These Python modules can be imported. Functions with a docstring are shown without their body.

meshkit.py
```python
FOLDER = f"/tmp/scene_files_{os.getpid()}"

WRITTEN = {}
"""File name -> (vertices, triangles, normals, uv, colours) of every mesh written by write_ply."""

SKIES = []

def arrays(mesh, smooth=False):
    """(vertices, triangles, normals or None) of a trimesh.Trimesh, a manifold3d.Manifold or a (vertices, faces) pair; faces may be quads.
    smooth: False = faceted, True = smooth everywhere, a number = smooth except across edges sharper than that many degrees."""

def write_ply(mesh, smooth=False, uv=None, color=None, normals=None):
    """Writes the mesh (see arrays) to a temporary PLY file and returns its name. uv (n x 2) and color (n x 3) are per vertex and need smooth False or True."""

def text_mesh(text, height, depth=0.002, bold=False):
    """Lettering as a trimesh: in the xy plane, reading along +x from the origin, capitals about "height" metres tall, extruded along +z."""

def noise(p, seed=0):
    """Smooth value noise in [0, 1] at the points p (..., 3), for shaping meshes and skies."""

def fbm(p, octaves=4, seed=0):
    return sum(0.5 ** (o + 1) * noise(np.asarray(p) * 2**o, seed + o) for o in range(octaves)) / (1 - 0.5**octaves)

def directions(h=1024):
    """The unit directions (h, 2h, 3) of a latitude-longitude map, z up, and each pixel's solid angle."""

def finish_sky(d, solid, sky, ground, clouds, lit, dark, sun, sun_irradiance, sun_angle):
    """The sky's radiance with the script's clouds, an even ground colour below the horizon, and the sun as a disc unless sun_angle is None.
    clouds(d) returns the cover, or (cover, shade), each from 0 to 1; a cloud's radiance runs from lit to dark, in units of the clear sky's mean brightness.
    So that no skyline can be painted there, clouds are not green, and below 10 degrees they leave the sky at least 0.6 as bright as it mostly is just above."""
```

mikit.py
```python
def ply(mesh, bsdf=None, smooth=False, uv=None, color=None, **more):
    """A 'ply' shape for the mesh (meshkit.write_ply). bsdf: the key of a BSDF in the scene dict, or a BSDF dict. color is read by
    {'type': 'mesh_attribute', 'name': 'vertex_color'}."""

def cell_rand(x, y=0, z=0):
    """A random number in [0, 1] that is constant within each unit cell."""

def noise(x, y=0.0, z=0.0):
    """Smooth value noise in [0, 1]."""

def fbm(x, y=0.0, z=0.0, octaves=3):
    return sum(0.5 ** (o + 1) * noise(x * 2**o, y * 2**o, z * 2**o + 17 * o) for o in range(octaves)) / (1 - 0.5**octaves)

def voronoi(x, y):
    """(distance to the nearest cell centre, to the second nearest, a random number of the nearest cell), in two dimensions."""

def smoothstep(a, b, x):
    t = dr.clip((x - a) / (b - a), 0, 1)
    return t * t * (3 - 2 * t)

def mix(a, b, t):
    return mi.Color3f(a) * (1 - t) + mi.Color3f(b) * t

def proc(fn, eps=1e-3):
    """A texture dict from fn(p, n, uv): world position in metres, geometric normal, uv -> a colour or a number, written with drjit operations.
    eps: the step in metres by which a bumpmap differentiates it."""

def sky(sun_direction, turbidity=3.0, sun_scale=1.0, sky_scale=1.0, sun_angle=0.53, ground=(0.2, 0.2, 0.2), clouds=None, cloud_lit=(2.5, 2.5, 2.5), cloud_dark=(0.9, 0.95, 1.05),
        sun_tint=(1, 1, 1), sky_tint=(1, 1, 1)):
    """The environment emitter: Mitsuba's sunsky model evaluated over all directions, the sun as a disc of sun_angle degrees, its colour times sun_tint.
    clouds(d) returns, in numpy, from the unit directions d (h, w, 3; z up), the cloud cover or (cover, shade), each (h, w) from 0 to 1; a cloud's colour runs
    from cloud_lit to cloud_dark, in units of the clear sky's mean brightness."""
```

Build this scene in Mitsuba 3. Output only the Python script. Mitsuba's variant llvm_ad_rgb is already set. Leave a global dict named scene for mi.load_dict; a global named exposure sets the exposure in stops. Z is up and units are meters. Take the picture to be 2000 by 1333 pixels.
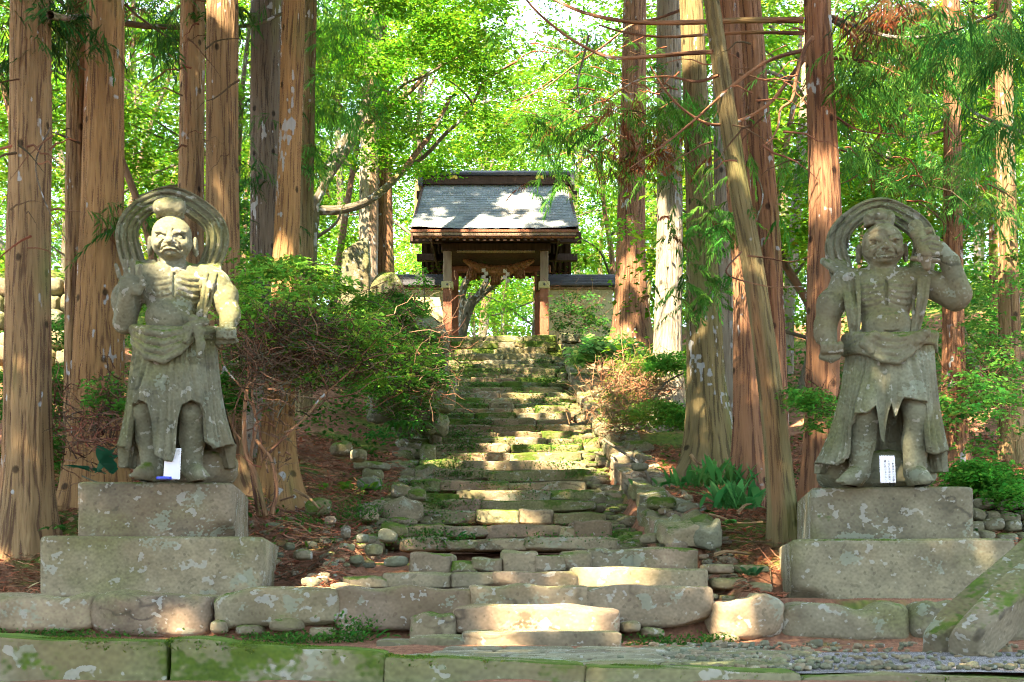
import math, glob
import numpy as np, trimesh
import drjit as dr, mitsuba as mi
import mikit, meshkit
from mikit import noise, fbm, smoothstep, mix, cell_rand

T = mi.ScalarTransform4f
scene, labels = {}, {}

# ---------------------------------------------------------------- camera, sky, exposure
# world: metres, z up, the eye at the origin looking along +y (a level view camera with the lens shifted up)
FPX, HOR, CEN = 2778.0, 1150.0, 1000.0          # focal length, horizon row and centre column, in photo pixels
scene['camera'] = {'type': 'perspective', 'fov': math.degrees(2 * math.atan(1000 / FPX)), 'fov_axis': 'x',
                   'to_world': T().look_at(origin=[0, 0, 0], target=[0, 1, 0], up=[0, 0, 1]),
                   'principal_point_offset_y': -(HOR - 666.5) / 1333.0, 'near_clip': 0.1, 'far_clip': 500.0}
SUN = np.array([-0.30, -0.60, 0.74]); SUN /= np.linalg.norm(SUN)
scene['sky'] = mikit.sky(SUN.tolist(), turbidity=3.0, sun_scale=0.88, sun_tint=(1.0, 0.96, 0.89), clouds=lambda d: 0.10 + 0.45 * meshkit.fbm(d * 3.0, 3, 5), cloud_lit=(2.2, 2.2, 2.2), cloud_dark=(1.2, 1.25, 1.3))
exposure = 4.9


def P(u, v, Y):
    return np.array([(u - CEN) * Y / FPX, Y, (HOR - v) * Y / FPX])


def pxm(Y):
    return Y / FPX


# ---------------------------------------------------------------- bookkeeping
def numbered(name):
    if name not in USED:
        USED.add(name); return name
    i = 1
    while f'{name}_{i:03d}' in USED:
        i += 1
    USED.add(f'{name}_{i:03d}'); return f'{name}_{i:03d}'


USED = set()


def thing(name, label, cat, group=None, kind=None):
    key = numbered(name)
    labels[key] = {'label': label}
    if cat: labels[key]['category'] = cat
    if group: labels[key]['group'] = group
    if kind: labels[key]['kind'] = kind
    return key


def structure(name, label):
    key = numbered(name)
    labels[key] = {'label': label, 'kind': 'structure'}
    return key


def part(parent, name, mesh, bsdf, smooth=False, uv=None, color=None, label=None, kind=None):
    key = numbered(parent + '__' + name)
    scene[key] = mikit.ply(mesh, 'mat_' + bsdf, smooth=smooth, uv=uv, color=color)
    if label or kind:
        labels[key] = {k: v for k, v in (('label', label), ('kind', kind)) if v}
    return key


def whole(key, mesh, bsdf, smooth=False, uv=None, color=None):
    scene[key] = mikit.ply(mesh, 'mat_' + bsdf, smooth=smooth, uv=uv, color=color)
    return key


def const_uv(mesh, a, b):
    n = len(mesh[0]) if isinstance(mesh, tuple) else len(mesh.vertices)
    return np.tile([[a, b]], (n, 1)).astype(float)


def join(meshes):
    vs, fs, o = [], [], 0
    for v, f in meshes:
        vs.append(v); fs.append(np.asarray(f) + o); o += len(v)
    return np.vstack(vs), np.vstack(fs)


def quads(q):
    q = np.asarray(q)
    return np.vstack([q[:, [0, 1, 2]], q[:, [0, 2, 3]]])


# ---------------------------------------------------------------- materials
def rgb(*c):
    return {'type': 'rgb', 'value': list(c)}


def pick(i, table):
    out = mi.Color3f(*table[0])
    for k in range(1, len(table)):
        out = dr.select(i > k - 0.5, mi.Color3f(*table[k]), out)
    return out


def pick1(i, table):
    out = mi.Float(table[0])
    for k in range(1, len(table)):
        out = dr.select(i > k - 0.5, mi.Float(table[k]), out)
    return out


# bark: uv in metres round and along the trunk, plus 100 x the kind of bark
#            0 red-brown          1 tan               2 olive            3 pale grey          4 dark grey        5 maple grey       6 orange
BARK_HI = [(.275, .145, .075), (.285, .190, .092), (.205, .165, .075), (.34, .30, .225), (.165, .135, .095), (.14, .125, .09), (.31, .185, .075)]
BARK_LO = [(.075, .036, .022), (.085, .048, .027), (.07, .055, .024), (.115, .095, .07), (.045, .034, .025), (.06, .05, .035), (.088, .045, .023)]
MOSSY = [.15, .25, .62, .2, .2, .45, .2]
LICHEN = [.35, .25, .35, .5, .5, .6, .5]


def furrow(uv):
    k = dr.floor(uv.x / 100)
    u, v = uv.x - 100 * k, uv.y
    w = u + 0.05 * noise(u * 4, v * 1.3, k) + 0.015 * noise(u * 20, v * 5)
    a = noise(w * 46, v * 2.6 + 3 * noise(u * 14, 1.0, k), k * 3.1)
    b = noise(w * 120, v * 9.0 + 4 * noise(u * 40, 2.0, k), 5.0)
    smooth_bark = dr.select(dr.abs(k - 5) < 0.5, 0.35, 1.0)
    return k, u, v, dr.lerp(0.5, 0.62 * a + 0.38 * b, smooth_bark)


def bark_color(p, n, uv):
    k, u, v, f = furrow(uv)
    t = 0.12 + 0.63 * smoothstep(0.26, 0.50, f) + .25 * smoothstep(.5, .8, f)
    c = pick(k, BARK_LO) * (1 - t) + pick(k, BARK_HI) * t
    c = c * (0.66 + 0.68 * fbm(u * 4.0, v * 0.9, k, octaves=5))
    red = smoothstep(0.60, 0.78, fbm(u * 4 + 3, v * 0.35, k + 9))
    c = c * (1 - red * 0.5) + mi.Color3f(.27, .115, .055) * red * 0.5 * (.4 + .6 * t)
    knot = smoothstep(0.040, 0.018, dr.sqrt(dr.square((u * 3.3 - dr.floor(u * 3.3) - 0.5) / 3.3) + dr.square((v * 1.6 - dr.floor(v * 1.6) - 0.3 - 0.4 * cell_rand(dr.floor(u * 3.3), dr.floor(v * 1.6), k)) / 1.6 * 0.8)))
    knot = knot * dr.select(cell_rand(dr.floor(u * 3.3), dr.floor(v * 1.6), k + 40) > 0.55, 1.0, 0.0)
    c = c * (1 - 0.75 * knot)
    m = smoothstep(0.62, 0.80, fbm(p.x * 1.7, p.y * 1.7, p.z * 0.5 + 3) + 0.25 * (pick1(k, MOSSY) - 0.3) + 0.06 * n.x)
    c = c * (1 - 0.7 * m) + mi.Color3f(.12, .135, .04) * 0.7 * m * (0.5 + 0.7 * t)
    l = smoothstep(0.75, 0.82, 0.6 * noise(u * 9, v * 3.2, k + 3) + 0.4 * noise(u * 31, v * 17, 7) + 0.22 * (pick1(k, LICHEN) - 0.5) + 0.10 * dr.abs(n.x) * (2 * fbm(p.x * .9 + 5, p.y * .9, p.z * .35) - .75))
    return mi.Color3f(c * (1 - l * 0.85) + mi.Color3f(.36, .38, .37) * l * 0.85)


def bark_height(p, n, uv):
    k, u, v, f = furrow(uv)
    return f + 0.3 * noise(u * 120, v * 9)


scene['bark'] = {'type': 'twosided', 'bsdf': {'type': 'bumpmap', 'scale': 0.022, 'tex': mikit.proc(bark_height, eps=3e-3),
                 'bsdf': {'type': 'principled', 'base_color': mikit.proc(bark_color), 'roughness': 0.9, 'specular': 0.25}}}


# stone: uv = (tint 0..1 warm to cool; moss 0..1), constant over each stone
def turned(p):
    return mi.Point3f(.80 * p.x + .48 * p.y + .36 * p.z, -.60 * p.x + .64 * p.y + .48 * p.z, -.60 * p.y + .80 * p.z)


def stone_color(p, n, uv):
    p = turned(p)
    g = fbm(p.x * 5, p.y * 5, p.z * 5, octaves=5)
    s = cell_rand(uv.x * 997, uv.y * 991)
    warm = mix((.37, .295, .175), (.30, .205, .14), s)
    cool = mix((.215, .225, .15), (.155, .17, .11), s)
    c = warm * (1 - uv.x) + cool * uv.x
    c = c * (0.45 + 1.1 * g)
    fine = noise(p.x * 60, p.y * 60, p.z * 60)
    c = c * (0.82 + 0.36 * fine)
    pit = smoothstep(0.74, 0.86, noise(p.x * 38, p.y * 38, p.z * 24))
    c = c * (1 - 0.25 * pit)
    crack = smoothstep(0.035, 0.0, dr.abs(fbm(p.x * 2.3 + 7, p.y * 2.3, p.z * 3.1, octaves=4) - 0.5)) * smoothstep(.5, .7, noise(p.x * 1.1, p.y * 1.1, p.z * 1.1 + 4))
    c = c * (1 - 0.5 * crack)
    # green algae film, broad
    al = smoothstep(0.45, 0.75, fbm(p.x * 2.1 + 11, p.y * 2.1, p.z * 2.1, octaves=3) + 0.22 * n.z + 0.4 * (uv.y - 0.4))
    c = c * (1 - 0.62 * al) + mi.Color3f(.185, .20, .065) * 0.62 * al * (.6 + .7 * fine)
    # moss cushions
    mo = smoothstep(0.50, 0.60, 0.55 * fbm(p.x * 3.7, p.y * 3.7, p.z * 3.7 + 5, octaves=4) + 0.16 * n.z + 0.12 * noise(p.x * 45, p.y * 45, p.z * 45) + 0.42 * (uv.y - 0.35))
    moss = mix((.055, .105, .015), (.125, .18, .022), 0.45 * noise(p.x * 22, p.y * 22, p.z * 22) + 0.55 * noise(p.x * 80, p.y * 80, p.z * 80)) * (0.55 + 0.9 * fbm(p.x * 9, p.y * 9, p.z * 9 + 2, octaves=3))
    c = c * (1 - mo) + moss * mo
    # lichen: round pale patches of two kinds
    # broad stains: ochre and dark weathering
    st = smoothstep(.50, .72, fbm(p.x * 1.6 + 40, p.y * 1.6, p.z * 1.6, octaves=5))
    c = c * (1 - .35 * st * (1 - mo)) + mi.Color3f(.30, .20, .09) * .22 * st * (1 - mo)
    wx, wy = p.x + .09 * (noise(p.x * 17, p.y * 17, p.z * 17) - .5), p.z + .09 * (noise(p.x * 17 + 9, p.y * 17, p.z * 17) - .5)
    where = smoothstep(.42, .62, fbm(p.x * 1.9 + 60, p.y * 1.9, p.z * 1.9))
    l1 = smoothstep(0.76, 0.84, noise(wx * 17 + 3, p.y * 17, wy * 17) + 0.34 * (fine - .5) + .10 * (where - .6)) * (1 - mo)
    c = c * (1 - 0.5 * l1) + mi.Color3f(.50, .50, .45) * 0.5 * l1
    l2 = smoothstep(0.74, 0.81, noise(wx * 7.1 + 31, p.y * 7.1, wy * 7.1) + 0.34 * (fine - .5) + .14 * (where - .8)) * (1 - mo)
    c = c * (1 - 0.48 * l2) + mi.Color3f(.31, .36, .27) * 0.48 * l2
    return mi.Color3f(c * .74)


def stone_height(p, n, uv):
    p = turned(p)
    return fbm(p.x * 22, p.y * 22, p.z * 22, octaves=4) + 0.25 * noise(p.x * 120, p.y * 120, p.z * 120)


scene['stone'] = {'type': 'twosided', 'bsdf': {'type': 'bumpmap', 'scale': 0.007, 'tex': mikit.proc(stone_height, eps=3e-3),
                  'bsdf': {'type': 'principled', 'base_color': mikit.proc(stone_color), 'roughness': 0.88, 'specular': 0.25}}}


def soil_color(p, n, uv):
    a = fbm(p.x * 1.3, p.y * 1.3, p.z, octaves=4)
    b = noise(p.x * 30, p.y * 12)
    c2 = noise(p.x * 70, p.y * 45)
    c = mix((.10, .05, .03), (.29, .145, .085), b * 0.55 + c2 * 0.45) * (0.6 + 0.8 * a)
    m = smoothstep(0.60, 0.74, fbm(p.x * 0.9 + 20, p.y * 0.9, 0, octaves=5) + 0.05 * noise(p.x * 20, p.y * 20) + smoothstep(20.0, 40.0, p.y) * .18 - .15 * (1 - smoothstep(11.5, 14.0, p.y)) + smoothstep(5.0, 9.0, dr.abs(p.x)) * .12)
    return mi.Color3f(c * (1 - m) + mix((.06, .09, .02), (.13, .17, .03), b) * m)


def soil_height(p, n, uv):
    return 0.6 * noise(p.x * 26, p.y * 14) + 0.4 * noise(p.x * 60, p.y * 60)


scene['soil'] = {'type': 'twosided', 'bsdf': {'type': 'bumpmap', 'scale': 0.02, 'tex': mikit.proc(soil_height, eps=4e-3),
                 'bsdf': {'type': 'principled', 'base_color': mikit.proc(soil_color), 'roughness': 0.95, 'specular': 0.15}}}


def gravel_color(p, n, uv):
    d, d2, w = mikit.voronoi(p.x * 42, p.y * 42)
    c = mix((.11, .11, .115), (.29, .28, .275), w) * smoothstep(0.0, 0.28, d2 - d) + mi.Color3f(.05, .045, .04)
    return mi.Color3f(c * (.8 + .4 * fbm(p.x * 2, p.y * 2)))


scene['gravel'] = {'type': 'twosided', 'bsdf': {'type': 'bumpmap', 'scale': 0.012, 'tex': mikit.proc(lambda p, n, uv: 1 - mikit.voronoi(p.x * 42, p.y * 42)[0], eps=3e-3),
                   'bsdf': {'type': 'principled', 'base_color': mikit.proc(gravel_color), 'roughness': 0.9, 'specular': 0.2}}}


# timber: uv = (kind, -): 0 dark brown, 1 red-brown, 2 weathered grey-brown
def wood_color(p, n, uv):
    g = noise(p.x * 30, p.y * 30, p.z * 2.5) * 0.6 + noise(p.x * 90, p.y * 90, p.z * 7) * 0.4
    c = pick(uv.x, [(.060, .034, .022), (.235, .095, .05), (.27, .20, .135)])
    return mi.Color3f(c * (0.6 + 0.8 * g) * (.75 + .5 * fbm(p.x * 2, p.y * 2, p.z * 2)))


scene['timber'] = {'type': 'twosided', 'bsdf': {'type': 'principled', 'base_color': mikit.proc(wood_color), 'roughness': 0.7, 'specular': 0.3}}


def roof_color(p, n, uv):
    g = fbm(p.x * 2.2, p.y * 2.2, p.z * 2.2, octaves=4)
    x = p.x * 4.2 + 3.1 * dr.floor(p.z * 13)
    s = cell_rand(dr.floor(x), dr.floor(p.z * 13.0))
    c = mix((.155, .19, .205), (.25, .28, .285), s) * (.6 + .8 * g)
    brown = smoothstep(.56, .74, fbm(p.x * 1.1 + 4, p.y, p.z * 1.3))
    return mi.Color3f(c * (1 - .35 * brown) + mi.Color3f(.26, .22, .17) * .35 * brown)


scene['roof_shingle'] = {'type': 'twosided', 'bsdf': {'type': 'principled', 'base_color': mikit.proc(roof_color), 'roughness': 0.55, 'specular': 0.4}}
scene['dark_tile'] = {'type': 'twosided', 'bsdf': {'type': 'principled', 'base_color': mikit.proc(lambda p, n, uv: mix((.03, .032, .04), (.085, .09, .105), fbm(p.x * 4, p.y * 4, p.z * 9))), 'roughness': 0.42, 'specular': 0.5}}
scene['plaster'] = {'type': 'twosided', 'bsdf': {'type': 'principled', 'base_color': mikit.proc(lambda p, n, uv: mix((.40, .36, .17), (.56, .51, .29), fbm(p.x * 2.5, p.y * 2.5, p.z * 2.5, octaves=5))), 'roughness': 0.9, 'specular': 0.2}}
scene['leaf'] = {'type': 'principledthin', 'base_color': {'type': 'mesh_attribute', 'name': 'vertex_color'}, 'roughness': 0.55, 'diff_trans': 1.2, 'spec_trans': 0.0, 'eta': 1.4}
scene['matte'] = {'type': 'twosided', 'bsdf': {'type': 'diffuse', 'reflectance': {'type': 'mesh_attribute', 'name': 'vertex_color'}}}
scene['gold'] = {'type': 'twosided', 'bsdf': {'type': 'principled', 'base_color': rgb(.75, .55, .12), 'metallic': 0.7, 'roughness': 0.4}}
scene['straw'] = {'type': 'twosided', 'bsdf': {'type': 'principled', 'base_color': mikit.proc(lambda p, n, uv: mix((.17, .075, .03), (.36, .18, .075), noise(p.x * 60, p.y * 60, p.z * 30))), 'roughness': 0.9}}
scene['blue_glaze'] = {'type': 'principled', 'base_color': rgb(.02, .05, .55), 'roughness': 0.25, 'specular': 0.5}


for k in [k for k in scene if k not in ('camera', 'sky')]:
    scene['mat_' + k] = scene.pop(k)


# ---------------------------------------------------------------- shape helpers
def box(x0, x1, y0, y1, z0, z1, bevel=0.0):
    if bevel <= 0:
        m = trimesh.creation.box(bounds=[[x0, y0, z0], [x1, y1, z1]])
        return np.array(m.vertices), np.array(m.faces)
    n = 3
    return rounded((x0 + x1) / 2, (y0 + y1) / 2, (z0 + z1) / 2, (x1 - x0) / 2, (y1 - y0) / 2, (z1 - z0) / 2, bevel)


def rounded(cx, cy, cz, hx, hy, hz, r):
    """a box with chamfered edges: the hull of eight corners cut by r"""
    h, pts = (hx, hy, hz), []
    for s in np.ndindex(2, 2, 2):
        c = np.array([(2 * a - 1) * b for a, b in zip(s, h)])
        for k in range(3):
            q = c - np.sign(c) * r
            q[k] = c[k]
            pts.append(q)
    hull = trimesh.convex.convex_hull(np.array(pts))
    return np.array(hull.vertices) + [cx, cy, cz], np.array(hull.faces)


CUBES = {}


def cube_grid(n):
    """a cube's surface as a welded n x n grid per face, in [-1, 1]"""
    if n not in CUBES:
        t = np.linspace(-1, 1, n + 1)
        a, b = np.meshgrid(t, t, indexing='ij')
        vs, fs, o = [], [], 0
        i, j = np.meshgrid(np.arange(n), np.arange(n), indexing='ij')
        q = np.stack([i * (n + 1) + j, (i + 1) * (n + 1) + j, (i + 1) * (n + 1) + j + 1, i * (n + 1) + j + 1], -1).reshape(-1, 4)
        for ax in range(3):
            for s in (-1, 1):
                p = np.zeros((n + 1, n + 1, 3))
                p[..., ax], p[..., (ax + 1) % 3], p[..., (ax + 2) % 3] = s, a, b
                vs.append(p.reshape(-1, 3)); fs.append((q if s > 0 else q[:, ::-1]) + o); o += (n + 1) ** 2
        v, f = np.vstack(vs), np.vstack(fs)
        key = np.round(v * 1000).astype(int)
        _, first, inv = np.unique(key, axis=0, return_index=True, return_inverse=True)
        CUBES[n] = (v[first], quads(inv.ravel()[f]))
    return CUBES[n]


def stone(c, half, seed, n=6, k=6.0, rough=0.10, yaw=0.0, tilt=0.0, roll=0.0, chips=7):
    """a weathered block: a rounded box (power k) pushed about by noise; one welded mesh"""
    v, f = cube_grid(n)
    v = np.sign(v) * np.abs(v) ** 0.8
    p = v / ((np.abs(v) ** k).sum(1) ** (1 / k))[:, None]
    half = np.asarray(half, float)
    q = p * half
    m = float(np.min(half))
    s = 0.55 / max(m, 0.02)
    off = seed * 7.13
    d = np.stack([meshkit.fbm(q * s * 0.8 + [off + 31 * i, off, i * 9], 3, i) - 0.5 for i in range(3)], -1)
    q = q + d * 2.0 * rough * m * np.array([1.3, 1.0, 1.0])
    d2 = np.stack([meshkit.fbm(q * s * 3.2 + [off + 13 * i, off, i * 7], 2, 20 + i) - 0.5 for i in range(3)], -1)
    q = q + d2 * .8 * rough * m
    rs = np.random.default_rng(int(abs(seed) * 1000) % 100000)
    for _ in range(chips):                                             # faces split off
        nn = unit(rs.normal(0, 1, 3) * [.6, 1, 1.0] * (1 / half) ** .5)
        lim = np.sort(q @ nn)[int(len(q) * (1 - rs.uniform(.02, .07)))]
        q = q - np.clip(q @ nn - lim, 0, None)[:, None] * nn * .7
    # long wave along the length, so that tops are not straight
    w = meshkit.noise(np.stack([q[:, 0] * 2.2 / max(half[0], .2) + off, q[:, 0] * 0, q[:, 0] * 0], -1)) - 0.5
    q[:, 2] += w * rough * 2.4 * m * np.where(v[:, 2] > 0, 1, 0.3)
    w2 = meshkit.noise(np.stack([q[:, 0] * 4.5 + off, q[:, 2] * 3, q[:, 0] * 0 + 3], -1)) - 0.5
    q[:, 1] += w2 * rough * .55 * np.clip(half[0], 0, .4) * (v[:, 1] < 0)
    cy, sy = math.cos(yaw), math.sin(yaw)
    ct, st = math.cos(tilt), math.sin(tilt)
    cr, sr = math.cos(roll), math.sin(roll)
    R = np.array([[cy, -sy, 0], [sy, cy, 0], [0, 0, 1]]) @ np.array([[cr, 0, sr], [0, 1, 0], [-sr, 0, cr]]) @ np.array([[1, 0, 0], [0, ct, -st], [0, st, ct]])
    return q @ R.T + np.asarray(c, float), f


def tube(points, radii, sides=8, kind=None, cap=True, lumps=0.0, seed=0, bark_amp=0.0, uoff=0.0):
    """a smooth tube; returns (v, f, uv) with uv in metres; its seam is turned away from the camera"""
    p = np.asarray(points, float)
    r = np.broadcast_to(np.asarray(radii, float), (len(p),))
    t = np.gradient(p, axis=0)
    t /= np.linalg.norm(t, axis=1, keepdims=True) + 1e-12
    ref = np.array([0, 1.0, 0.0])
    a = ref - (t @ ref)[:, None] * t
    bad = np.linalg.norm(a, axis=1) < 0.2
    a[bad] = np.array([1.0, 0, 0]) - t[bad, :1] * t[bad]
    a /= np.linalg.norm(a, axis=1, keepdims=True)
    b = np.cross(t, a)
    ang = np.arange(sides + 1) * 2 * np.pi / sides
    s = np.concatenate([[0], np.cumsum(np.linalg.norm(np.diff(p, axis=0), axis=1))])
    R = np.repeat(r[:, None], sides + 1, 1)
    if lumps or bark_amp:
        A = np.where(ang >= 2 * np.pi - 1e-9, 0, ang)
        q = np.stack([np.cos(A)[None] * np.ones((len(p), 1)), np.sin(A)[None] * np.ones((len(p), 1)), np.repeat(s[:, None], sides + 1, 1)], -1)
        if lumps:
            R = R * (1 + lumps * (meshkit.fbm(q * [1.2, 1.2, 0.6] + seed * 5.1, 3) - 0.5) * 2)
        if bark_amp:
            R = R + bark_amp * (meshkit.noise(q * [7 , 7, 1.0] + seed * 3.3) - 0.5) * 2
    v = p[:, None] + R[..., None] * (np.cos(ang)[None, :, None] * a[:, None] + np.sin(ang)[None, :, None] * b[:, None])
    i, j = np.meshgrid(np.arange(len(p) - 1), np.arange(sides), indexing='ij')
    w = sides + 1
    f = quads(np.stack([i * w + j, i * w + j + 1, (i + 1) * w + j + 1, (i + 1) * w + j], -1).reshape(-1, 4))
    uv = np.stack([np.repeat((ang * max(r.mean(), 1e-3))[None], len(p), 0) + uoff, np.repeat(s[:, None], w, 1)], -1).reshape(-1, 2)
    if kind is not None:
        uv[:, 0] = np.clip(uv[:, 0], 0, 99) + 100 * kind
    return v.reshape(-1, 3), f, uv


def spline(pts, n):
    """Catmull-Rom through the points (any dimension)"""
    p = np.asarray(pts, float)
    p = np.vstack([2 * p[0] - p[1], p, 2 * p[-1] - p[-2]])
    out = []
    m = len(p) - 3
    for q in np.linspace(0, m - 1e-9, n):
        i = int(q); t = q - i
        a, b, c, d = p[i:i + 4]
        out.append(0.5 * (2 * b + (c - a) * t + (2 * a - 5 * b + 4 * c - d) * t * t + (3 * b - a - 3 * c + d) * t ** 3))
    return np.array(out)


def join3(list3):
    vs, fs, us, o = [], [], [], 0
    for v, f, u in list3:
        vs.append(v); fs.append(f + o); us.append(u); o += len(v)
    return (np.vstack(vs), np.vstack(fs)), np.vstack(us)


def unit(v):
    return v / (np.linalg.norm(v, axis=-1, keepdims=True) + 1e-12)


def leaves(c, along, normal, length, width, color):
    """one folded diamond per leaf: centres, directions, normals (n x 3), sizes (n), colours (n x 3)"""
    n = len(c)
    along, normal = unit(along), unit(normal)
    side = unit(np.cross(along, normal))
    normal = np.cross(side, along)
    L, W = np.broadcast_to(length, (n,))[:, None], np.broadcast_to(width, (n,))[:, None]
    v = np.stack([c - along * L / 2, c + side * W / 2 + normal * W * 0.15 - along * L * .05, c + along * L / 2 - normal * L * 0.08, c - side * W / 2 + normal * W * 0.15 - along * L * .05], 1)
    k = np.arange(n)[:, None] * 4
    f = np.vstack([k + [0, 1, 2], k + [0, 2, 3]])
    return v.reshape(-1, 3), f, np.repeat(color, 4, 0)


def joinc(items):
    vs, fs, cs, o = [], [], [], 0
    for v, f, c in items:
        vs.append(v); fs.append(f + o); cs.append(c); o += len(v)
    return (np.vstack(vs), np.vstack(fs)), np.vstack(cs)


def tints(rng, n, base, spread=0.3, yellow=0.0):
    b = np.asarray(base, float)
    k = np.exp(rng.normal(0, spread, n))[:, None]
    c = b * k
    c[:, 0] *= np.exp(rng.normal(0, 0.25, n) + yellow)
    return np.clip(c, 0.003, 0.8)




# ---------------------------------------------------------------- the lie of the land
YK = np.array([10.5, 11.2, 12.1, 13.6, 15.2, 15.8, 16.4, 17.4, 18.1, 18.7, 19.2, 19.8, 20.4, 21.1, 21.8, 22.5, 23.2, 23.75, 24.3, 25.0, 25.7, 26.25, 26.8, 27.35, 27.9, 28.45, 29.0, 29.45, 29.9, 30.3, 30.65, 30.85, 31.1])
RISE = 0.1725
ZK = RISE * np.arange(33)


def stair_z(y):
    return np.interp(y, YK, ZK)


def sm(a, b, x):
    t = np.clip((x - a) / (b - a), 0, 1)
    return t * t * (3 - 2 * t)


def ground(x, y):
    x, y = np.asarray(x, float), np.asarray(y, float)
    side = sm(1.5, 1.9, np.abs(x - .1))
    z = stair_z(y) * (1 - side * (1 - sm(12.2, 14.2, y))) - 0.05 - .03 * side * (1 - sm(12, 13, y))
    z = z + 0.14 * np.clip(y - 33, 0, 20)                          # the wood goes on rising behind the gate
    left, right = np.clip(-1.35 - x, 0, None), np.clip(x - 1.45, 0, None)
    edge = 1.4 + .40 * (1 - sm(12.6, 13.4, y))
    z = z - 0.22 * sm(-1.5, -1.3, x) * (1 - sm(edge - .15, edge, x)) * (y < 31.5)
    z = z + 0.28 * sm(0.2, 1.6, left) * sm(12.6, 14.6, y) + 0.12 * sm(0, 0.4, right) * sm(12.4, 13.4, y) + 0.18 * sm(0.5, 3, right) * sm(13, 15, y)
    z = z + 0.30 * np.clip(-x - 6.0, 0, 30) * sm(12, 18, y) + 0.26 * np.clip(x - 6.5, 0, 30) * sm(12, 18, y)
    z = z + 0.14 * (meshkit.fbm(np.stack([x * 0.55, y * 0.55, x * 0], -1), 3, 3) - 0.5) * sm(11, 13, y)
    low = sm(10.35, 10.75, y)
    return -0.39 * (1 - low) + z * low
# ---------------------------------------------------------------- ground sheets
def sheet(xs, ys, fn):
    X, Y = np.meshgrid(xs, ys, indexing='ij')
    v = np.stack([X, Y, fn(X, Y)], -1).reshape(-1, 3)
    i, j = np.meshgrid(np.arange(len(xs) - 1), np.arange(len(ys) - 1), indexing='ij')
    w = len(ys)
    return v, quads(np.stack([i * w + j, (i + 1) * w + j, (i + 1) * w + j + 1, i * w + j + 1], -1).reshape(-1, 4))


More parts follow.
